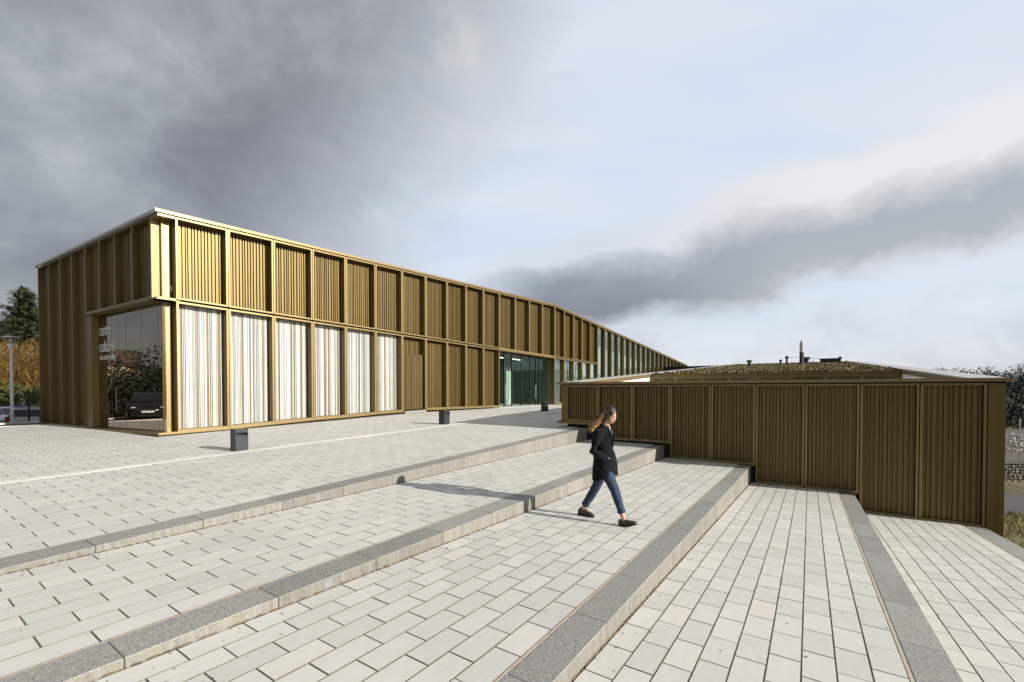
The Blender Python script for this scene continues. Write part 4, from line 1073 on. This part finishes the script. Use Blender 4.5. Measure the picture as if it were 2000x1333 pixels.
# dry grass blades right of the last kerb
mb = MB(); rr = random.Random(101)
for k in range(9000):
    x = 3.25 + 9.5 * rr.random() ** 1.3; y = rr.uniform(6, 27)
    if x < 3.6 and 13.4 < y: continue
    z = terrain(x, y) + .10 * mnoise.noise(Vector((x * .35, y * .35, 0))); h = rr.uniform(.10, .34); an = rr.uniform(0, 6.28); w = .007
    lx, ly = math.cos(an), math.sin(an); bx, by = rr.uniform(-.14, .14), rr.uniform(-.14, .14)
    mb.poly([(x - ly * w, y + lx * w, z - .02), (x + ly * w, y - lx * w, z - .02), (x + bx * .5 + ly * w, y + by * .5 - lx * w, z + h * .7), (x + bx, y + by, z + h)])
tag(mb.build('grass', GRASSB), 'dry tufted grass on the slope right of the last kerb', 'grass', None, 'stuff')
lg = MB(); lg.tube([(5.0, 17.6, -2.75), (9.5, 19.3, -2.85)], .10, 7)
tag(lg.build('log', simple('weathered_wood', (.24, .20, .16), .9, 0, .2, 8)), 'weathered log lying across the grass slope', 'log')
def sapling(loc, h, label, seed):
    rnd = random.Random(seed); t = thing('sapling', label, 'plant', loc)
    m = MB(); m.tube([(0, 0, 0), (.03, .02, h * .5), (.0, .05, h)], [.012, .009, .004], 5); m.build('stem', BARK, t)
    for k in range(rnd.randint(9, 13)):
        z = h * rnd.uniform(.45, 1.02); an = rnd.uniform(0, 6.28); l = rnd.uniform(.07, .14); w = l * .2; dx, dy = math.cos(an), math.sin(an)
        lf = MB(); p0 = Vector((.01, .03, z)); t1 = p0 + Vector((dx * l, dy * l, l * .3)); md = p0 + Vector((dx * l * .55, dy * l * .55, l * .35)); sd_ = Vector((-dy, dx, 0)) * w
        lf.poly([p0, md - sd_, t1, md + sd_]); lf.build('leaf', SPRIG, t)
sapling((4.40, 14.35, -2.3), 2.25, 'slim sapling with pale green leaves right of the pavilion corner', 5)
sapling((4.62, 13.55, -2.3), 1.7, 'short leafy sapling at the right edge of the grass', 6)
sapling((3.95, 14.2, -2.25), 1.35, 'low yellowish sprig close to the pavilion corner post', 8)

# ------------------------------------------------------------------ the walking woman
def remesh(mb, name, mt, parent, voxel, smooth_it=3, fac=0.5, fold=0.0):
    me = mb.mesh(name); tmp = bpy.data.objects.new('tmp', me); C.objects.link(tmp)
    bm = bmesh.new(); bm.from_mesh(me); bmesh.ops.recalc_face_normals(bm, faces=bm.faces); bm.to_mesh(me); bm.free()
    r = tmp.modifiers.new('r', 'REMESH'); r.mode = 'VOXEL'; r.voxel_size = voxel
    s = tmp.modifiers.new('s', 'SMOOTH'); s.factor = fac; s.iterations = smooth_it
    dg = bpy.context.evaluated_depsgraph_get(); dg.update()
    nm = bpy.data.meshes.new_from_object(tmp.evaluated_get(dg)); nm.name = name
    bpy.data.objects.remove(tmp); bpy.data.meshes.remove(me)
    nm.polygons.foreach_set('use_smooth', [True] * len(nm.polygons))
    if fold:
        nm.calc_loop_triangles() if False else None
        nrm = [v.normal.copy() for v in nm.vertices]
        for v, nv in zip(nm.vertices, nrm):
            p = v.co; a_ = mnoise.noise(Vector((p.x * 9, p.y * 9, p.z * 5))) ; b_ = mnoise.noise(Vector((p.x * 14 + 3, p.y * 14, p.z * 22 + p.x * 16)))
            v.co = p + nv * (fold * (.6 * a_ + .8 * b_))
    nm.materials.clear(); nm.materials.append(mt)
    o = bpy.data.objects.new(name, nm); C.objects.link(o); o.parent = parent
    return o
SKIN = mat('skin', lambda T: setp(T, Base_Color=T.ramp(T.noise(T.pos, 30, 3), [(.3, (.42, .245, .17)), (.7, (.50, .305, .22))]), Roughness=.5, Subsurface_Weight=.08))
def m_coat(T):
    f = T.noise(T.obj, 220, 3, .7); g2 = T.noise(T.obj, 7, 4, .6)
    setp(T, Base_Color=T.ramp(T.m('ADD', T.m('MULTIPLY', f, .5), T.m('MULTIPLY', g2, .5)), [(.35, (.004, .005, .0055)), (.65, (.010, .0115, .012))]), Roughness=1.0)
    T.p.inputs['Specular IOR Level'].default_value = .15
    T.p.inputs['Sheen Weight'].default_value = .08; T.p.inputs['Sheen Tint'].default_value = (.3, .33, .33, 1)
    bump(T, T.m('ADD', f, T.m('MULTIPLY', T.noise(T.scale(T.obj, (3, 3, 8)), 3, 3), 3.0)), .45, .006)
COAT = mat('black_wool', m_coat)
def m_jean(T):
    f = T.noise(T.obj, 180, 3, .7); g2 = T.noise(T.scale(T.obj, (6, 6, 14)), 2.2, 4, .6)
    setp(T, Base_Color=T.ramp(T.m('ADD', T.m('MULTIPLY', f, .35), T.m('MULTIPLY', g2, .65)), [(.36, (.006, .013, .030)), (.52, (.014, .032, .068)), (.70, (.05, .095, .165))]), Roughness=.85)
    bump(T, g2, .5, .012)
JEAN = mat('blue_denim', m_jean)
SHOE = simple('dark_brown_leather', (.034, .024, .015), .5, 0, .3, 20)
SOLE = simple('black_rubber_sole', (.012, .012, .011), .7)
KNIT = simple('dark_knit', (.03, .03, .033), .9)
def m_hair(T):
    sp = T.new('ShaderNodeSeparateXYZ'); T.put(sp.inputs[0], T.obj)
    n = T.noise(T.scale(T.obj, (20, 60, 8)), 3, 4, .6)
    h = T.m('ADD', sp.outputs[2], T.m('MULTIPLY', T.m('SUBTRACT', n, .5), .12))
    setp(T, Base_Color=T.ramp(T.m('MULTIPLY', T.m('SUBTRACT', 1.70, h), 2.3),
        [(.0, (.018, .010, .007)), (.26, (.035, .018, .010)), (.50, (.105, .048, .020)), (.78, (.27, .145, .05)), (1.0, (.40, .25, .10))]), Roughness=.58)
    T.p.inputs['Anisotropic'].default_value = .4
HAIR = mat('ombre_hair', m_hair)
PX, PY = -2.43, 6.08
per = thing('person', 'woman in a dark coat and cropped jeans walking across the terraces, hand in pocket', 'person', (PX, PY, zT(2, PY)), 0)
A = Vector
hipR, hipL = A((-.03, -.085, .86)), A((-.03, .085, .86))
kneR, ankR = A((.155, -.085, .485)), A((.285, -.085, .105))
kneL, ankL = A((-.215, .085, .445)), A((-.415, .085, .115))
# body: one continuous skin from the feet to the crown
b = MB()
def limb(mb, pts, rad, n=12): mb.tube(pts, rad, n)
limb(b, [hipR, kneR.lerp(hipR, .5), kneR, kneR.lerp(ankR, .35), ankR, ankR + A((.0, 0, -.06))], [.080, .066, .048, .050, .033, .034])
limb(b, [hipL, kneL.lerp(hipL, .5), kneL, kneL.lerp(ankL, .35), ankL, ankL + A((-.005, 0, -.06))], [.080, .066, .048, .050, .033, .034])
for an, tilt in ((ankR, .30), (ankL, -.04)):
    M3 = Matrix.Rotation(-tilt, 3, 'Y'); b.ell(an + M3 @ A((.045, 0, -.06)), (.085, .030, .026), M3)
limb(b, [A((-.03, 0, .84)), A((-.045, 0, .98)), A((-.06, 0, 1.14)), A((-.065, 0, 1.30)), A((-.055, 0, 1.37))], [(.11, .150), (.09, .120), (.10, .130), (.095, .155), (.06, .07)], 16)
limb(b, [A((-.055, 0, 1.34)), A((-.02, 0, 1.42)), A((.005, 0, 1.47))], [.056, .050, .048])
hc = A((.035, 0, 1.555)); HM = Matrix.Rotation(R(24), 3, 'Y')
def hp(x, y, z): return hc + HM @ A((x, y, z))
b.ell(hp(-.012, 0, .025), (.094, .072, .098), HM, 18, 12)              # cranium
b.ell(hp(.042, 0, -.035), (.056, .056, .082), HM, 16, 10)              # face
b.ell(hp(.058, 0, -.095), (.028, .030, .026), HM)                      # chin
b.ell(hp(.022, 0, -.078), (.052, .050, .032), HM)                      # jaw
b.tube([hp(.092, 0, .008), hp(.102, 0, -.018), hp(.111, 0, -.038), hp(.096, 0, -.046)], [.008, .010, .012, .008], 8)   # nose
b.ell(hp(.097, 0, -.068), (.010, .022, .007), HM); b.ell(hp(.094, 0, -.080), (.010, .019, .007), HM)  # lips
b.ell(hp(.086, 0, .022), (.012, .046, .010), HM)                       # brow
for s in (-1, 1): b.ell(hp(-.005, s * .070, -.025), (.020, .009, .032), HM)   # ears
# arms and hands: near hand slides into the coat pocket
shR, elR, wrR = A((-.055, -.185, 1.315)), A((-.105, -.262, 1.045)), A((.020, -.150, .945))
shL, elL, wrL = A((-.055, .185, 1.315)), A((-.115, .262, 1.045)), A((.020, .150, .945))
for sh, el_, wr in ((shR, elR, wrR), (shL, elL, wrL)):
    limb(b, [sh, el_.lerp(sh, .5), el_, el_.lerp(wr, .5), wr], [.050, .043, .037, .035, .025])
    dr = (wr - el_).normalized(); dn = A((.25, 0, -.97)); palm = wr + (dr * .6 + dn * .4) * .045 + A((0, .012 if sh.y < 0 else -.012, 0))
    b.ell(palm, (.042, .017, .034), Matrix.Rotation(R(35), 3, 'Y'))
    for f in range(4):                                                  # four fingers, bent, of unequal length
        st = palm + A((.030 - f * .006, 0, -.010 - f * .014)); ln = (.072, .080, .074, .058)[f]
        d1 = A((.60, (.45 if sh.y < 0 else -.45), -.66)); d2 = A((.30, (.45 if sh.y < 0 else -.45), -.92))
        b.tube([st, st + d1 * ln * .5, st + d1 * ln * .5 + d2.normalized() * ln * .5], [.0095, .0088, .0075], 6)
    th0 = wr + dr * .02 + A((0, 0, .012)); b.tube([th0, th0 + A((.036, (.012 if sh.y < 0 else -.012), .004)), th0 + A((.064, (.016 if sh.y < 0 else -.016), -.014))], [.012, .0105, .009], 6)
remesh(b, 'body', SKIN, per, .0075, 2, .5)
# jeans
j = MB()
limb(j, [A((-.03, 0, .80)), A((-.03, 0, .92)), A((-.035, 0, 1.0))], [(.118, .158), (.112, .152), (.10, .13)], 16)
cuffR, cuffL = ankR.lerp(kneR, .22), ankL.lerp(kneL, .16)
limb(j, [hipR + A((0, 0, .02)), hipR.lerp(kneR, .35), hipR.lerp(kneR, .75), kneR, kneR.lerp(cuffR, .35), cuffR], [.098, .092, .073, .067, .064, .052], 14)
limb(j, [hipL + A((0, 0, .02)), hipL.lerp(kneL, .35), hipL.lerp(kneL, .75), kneL, kneL.lerp(cuffL, .35), cuffL], [.098, .092, .073, .066, .064, .053], 14)
for a_, c_ in ((kneR, cuffR), (kneL, cuffL)): limb(j, [c_.lerp(a_, .09), c_ - (a_ - c_) * .02], [.060, .060], 14)
remesh(j, 'jeans', JEAN, per, .010, 2, .4, .007)
# shoes
for an, tilt in ((ankR, .33), (ankL, -.02)):
    M3 = Matrix.Rotation(-tilt, 3, 'Y'); O = an + A((0, 0, -.058))
    sp = lambda x, y, z: O + M3 @ A((x, y, z))
    s = MB()
    s.ell(sp(-.035, 0, .004), (.052, .040, .046), M3, 14, 10); s.ell(sp(.055, 0, -.008), (.095, .042, .034), M3, 14, 10); s.ell(sp(.125, 0, -.016), (.058, .041, .025), M3, 14, 10)
    s.tube([sp(-.03, 0, .01), sp(-.012, 0, .052)], [.046, .043], 12); s.ell(sp(.022, 0, .018), (.060, .039, .034), M3); s.ell(sp(.07, 0, -.006), (.085, .042, .030), M3)
    sh = remesh(s, 'shoe', SHOE, per, .008, 2, .5)
    so = MB(); out = [(-.088, 0), (-.075, .034), (-.02, .040), (.06, .042), (.13, .044), (.175, .028), (.188, 0), (.175, -.028), (.13, -.044), (.06, -.042), (-.02, -.040), (-.075, -.034)]
    so.loft([[sp(x, y, z) for x, y in out] for z in (-.052, -.030)]); so.build('sole', SOLE, sh)
    for q in range(3):
        la = MB(); la.tube([sp(.035 + q * .018, -.022, .034 - q * .007), sp(.035 + q * .018, .022, .034 - q * .007)], .004, 5); la.build('lace', SOLE, sh)
# coat
c = MB(); n = 28
def ring(cx, z, rx, ry, zslope=0.0, front=0.0):
    r_ = []
    for k in range(n):
        a_ = 2 * math.pi * k / n; x = math.cos(a_); y = math.sin(a_)
        wob = 1 + .035 * math.sin(5 * a_ + z * 9) * max(0, (1.05 - z)) * 1.6
        r_.append(A((cx + rx * x * wob + (front if x > .6 else 0), ry * y * wob, z + zslope * x)))
    return r_
c.loft([ring(-.032, .635, .182, .205, .05), ring(-.032, .72, .180, .207, .035), ring(-.030, .84, .172, .200, .015), ring(-.036, .95, .158, .186), ring(-.052, 1.05, .136, .160), ring(-.060, 1.15, .138, .166), ring(-.066, 1.25, .140, .182), ring(-.066, 1.325, .112, .172), ring(-.060, 1.375, .078, .105), ring(-.052, 1.405, .062, .066)])
for sh_, el_, wr in ((shR, elR, wrR), (shL, elL, wrL)):
    limb(c, [sh_ + A((0, -.02 if sh_.y > 0 else .02, .012)), sh_, el_.lerp(sh_, .5), el_, el_.lerp(wr, .5), wr], [.070, .071, .064, .060, .056, .047], 14)
limb(c, [A((-.105, -.045, 1.40)), A((-.125, 0, 1.425)), A((-.105, .045, 1.40))], [.030, .032, .030], 10)
coat = remesh(c, 'coat', COAT, per, .0095, 2, .45, .010)
def plate(pts, th, name, mt, par):
    p = MB(); pv = [A(q) for q in pts]; nn = (pv[1] - pv[0]).cross(pv[2] - pv[0]).normalized() * th
    p.loft([[q - nn for q in pv], [q + nn for q in pv]]); return p.build(name, mt, par)
for s in (-1, 1):
    plate([(-.055, s * .075, 1.415), (.000, s * .098, 1.345), (.066, s * .085, 1.255), (.086, s * .020, 1.10), (.082, s * .040, 1.24), (.022, s * .052, 1.36)], .007, 'lapel', COAT, coat)
plate([(.080, -.030, 1.275), (.080, .030, 1.275), (.018, .046, 1.385), (.018, -.046, 1.385)], .004, 'top', KNIT, per)
plate([(.046, -.012, 1.345), (.046, .012, 1.345), (.018, .028, 1.41), (.018, -.028, 1.41)], .006, 'neckline', SKIN, per)
# eyes and brows
for s in (-1, 1):
    e = MB(); e.ell(hp(.083, s * .030, -.004), (.010, .014, .007), HM, 10, 6); e.build('eye', SLATW, per)
    e = MB(); e.ell(hp(.090, s * .030, -.007), (.005, .007, .0065), HM, 8, 6); e.build('iris', simple('dark_iris', (.02, .012, .008), .2), per)
    e = MB(); e.tube([hp(.088, s * .014, .017), hp(.087, s * .032, .022), hp(.072, s * .050, .014)], [.003, .004, .002], 5); e.build('eyebrow', HAIR, per)
lp_ = MB(); lp_.ell(hp(.103, 0, -.072), (.006, .018, .007), HM, 10, 6); lp_.build('lips', simple('lip_skin', (.42, .17, .15), .45), per)
# hair: a cap plus long strands blown back over the shoulder
hr = MB()
hr.ell(hp(-.018, 0, .040), (.095, .083, .094), HM, 18, 12); hr.ell(hp(-.068, 0, -.035), (.055, .072, .085), HM, 14, 10)
for s in (-1, 1):
    hr.ell(hp(-.022, s * .066, -.008), (.064, .021, .082), HM); hr.ell(hp(.030, s * .060, .040), (.038, .020, .046), HM)
rr = random.Random(7)
for k in range(34):
    s = rr.uniform(-1, 1); y0 = s * .070; z0 = rr.uniform(-.05, .06)
    p0 = hp(-.055 - .02 * rr.random(), y0, z0); l = rr.uniform(.7, 1.05)
    p1 = p0 + A((-.050 * l, -.020 + y0 * .1, -.085 * l)); p2 = p1 + A((-.066 * l, -.032 + rr.uniform(-.04, .03), -.070 * l + rr.uniform(-.02, .015))); p3 = p2 + A((-.022 * l + rr.uniform(-.04, .03), -.022 + rr.uniform(-.035, .03), -.085 * l))
    hr.tube([p0, p1, p2, p3], [.024, .031, .031, .012], 7)
hair = remesh(hr, 'hair', HAIR, per, .0085, 1, .4, .008)
st = MB()
for k in range(260):
    s = rr.uniform(-1, 1); y0 = s * .082; z0 = rr.uniform(-.02, .10)
    p0 = hp(-.03 - .05 * rr.random(), y0, z0); l = rr.uniform(.75, 1.2)
    p1 = p0 + A((-.055 * l, -.018 + y0 * .2, -.080 * l)); p2 = p1 + A((-.072 * l, -.030 + rr.uniform(-.05, .04), -.070 * l + rr.uniform(-.03, .03))); p3 = p2 + A((-.045 * l + rr.uniform(-.04, .03), -.022 + rr.uniform(-.03, .03), -.085 * l + rr.uniform(-.03, .05)))
    st.tube([p0, p1, p2, p3], [.004, .0055, .0045, .0012], 4, caps=False)
st.build('strand', HAIR, hair, True)
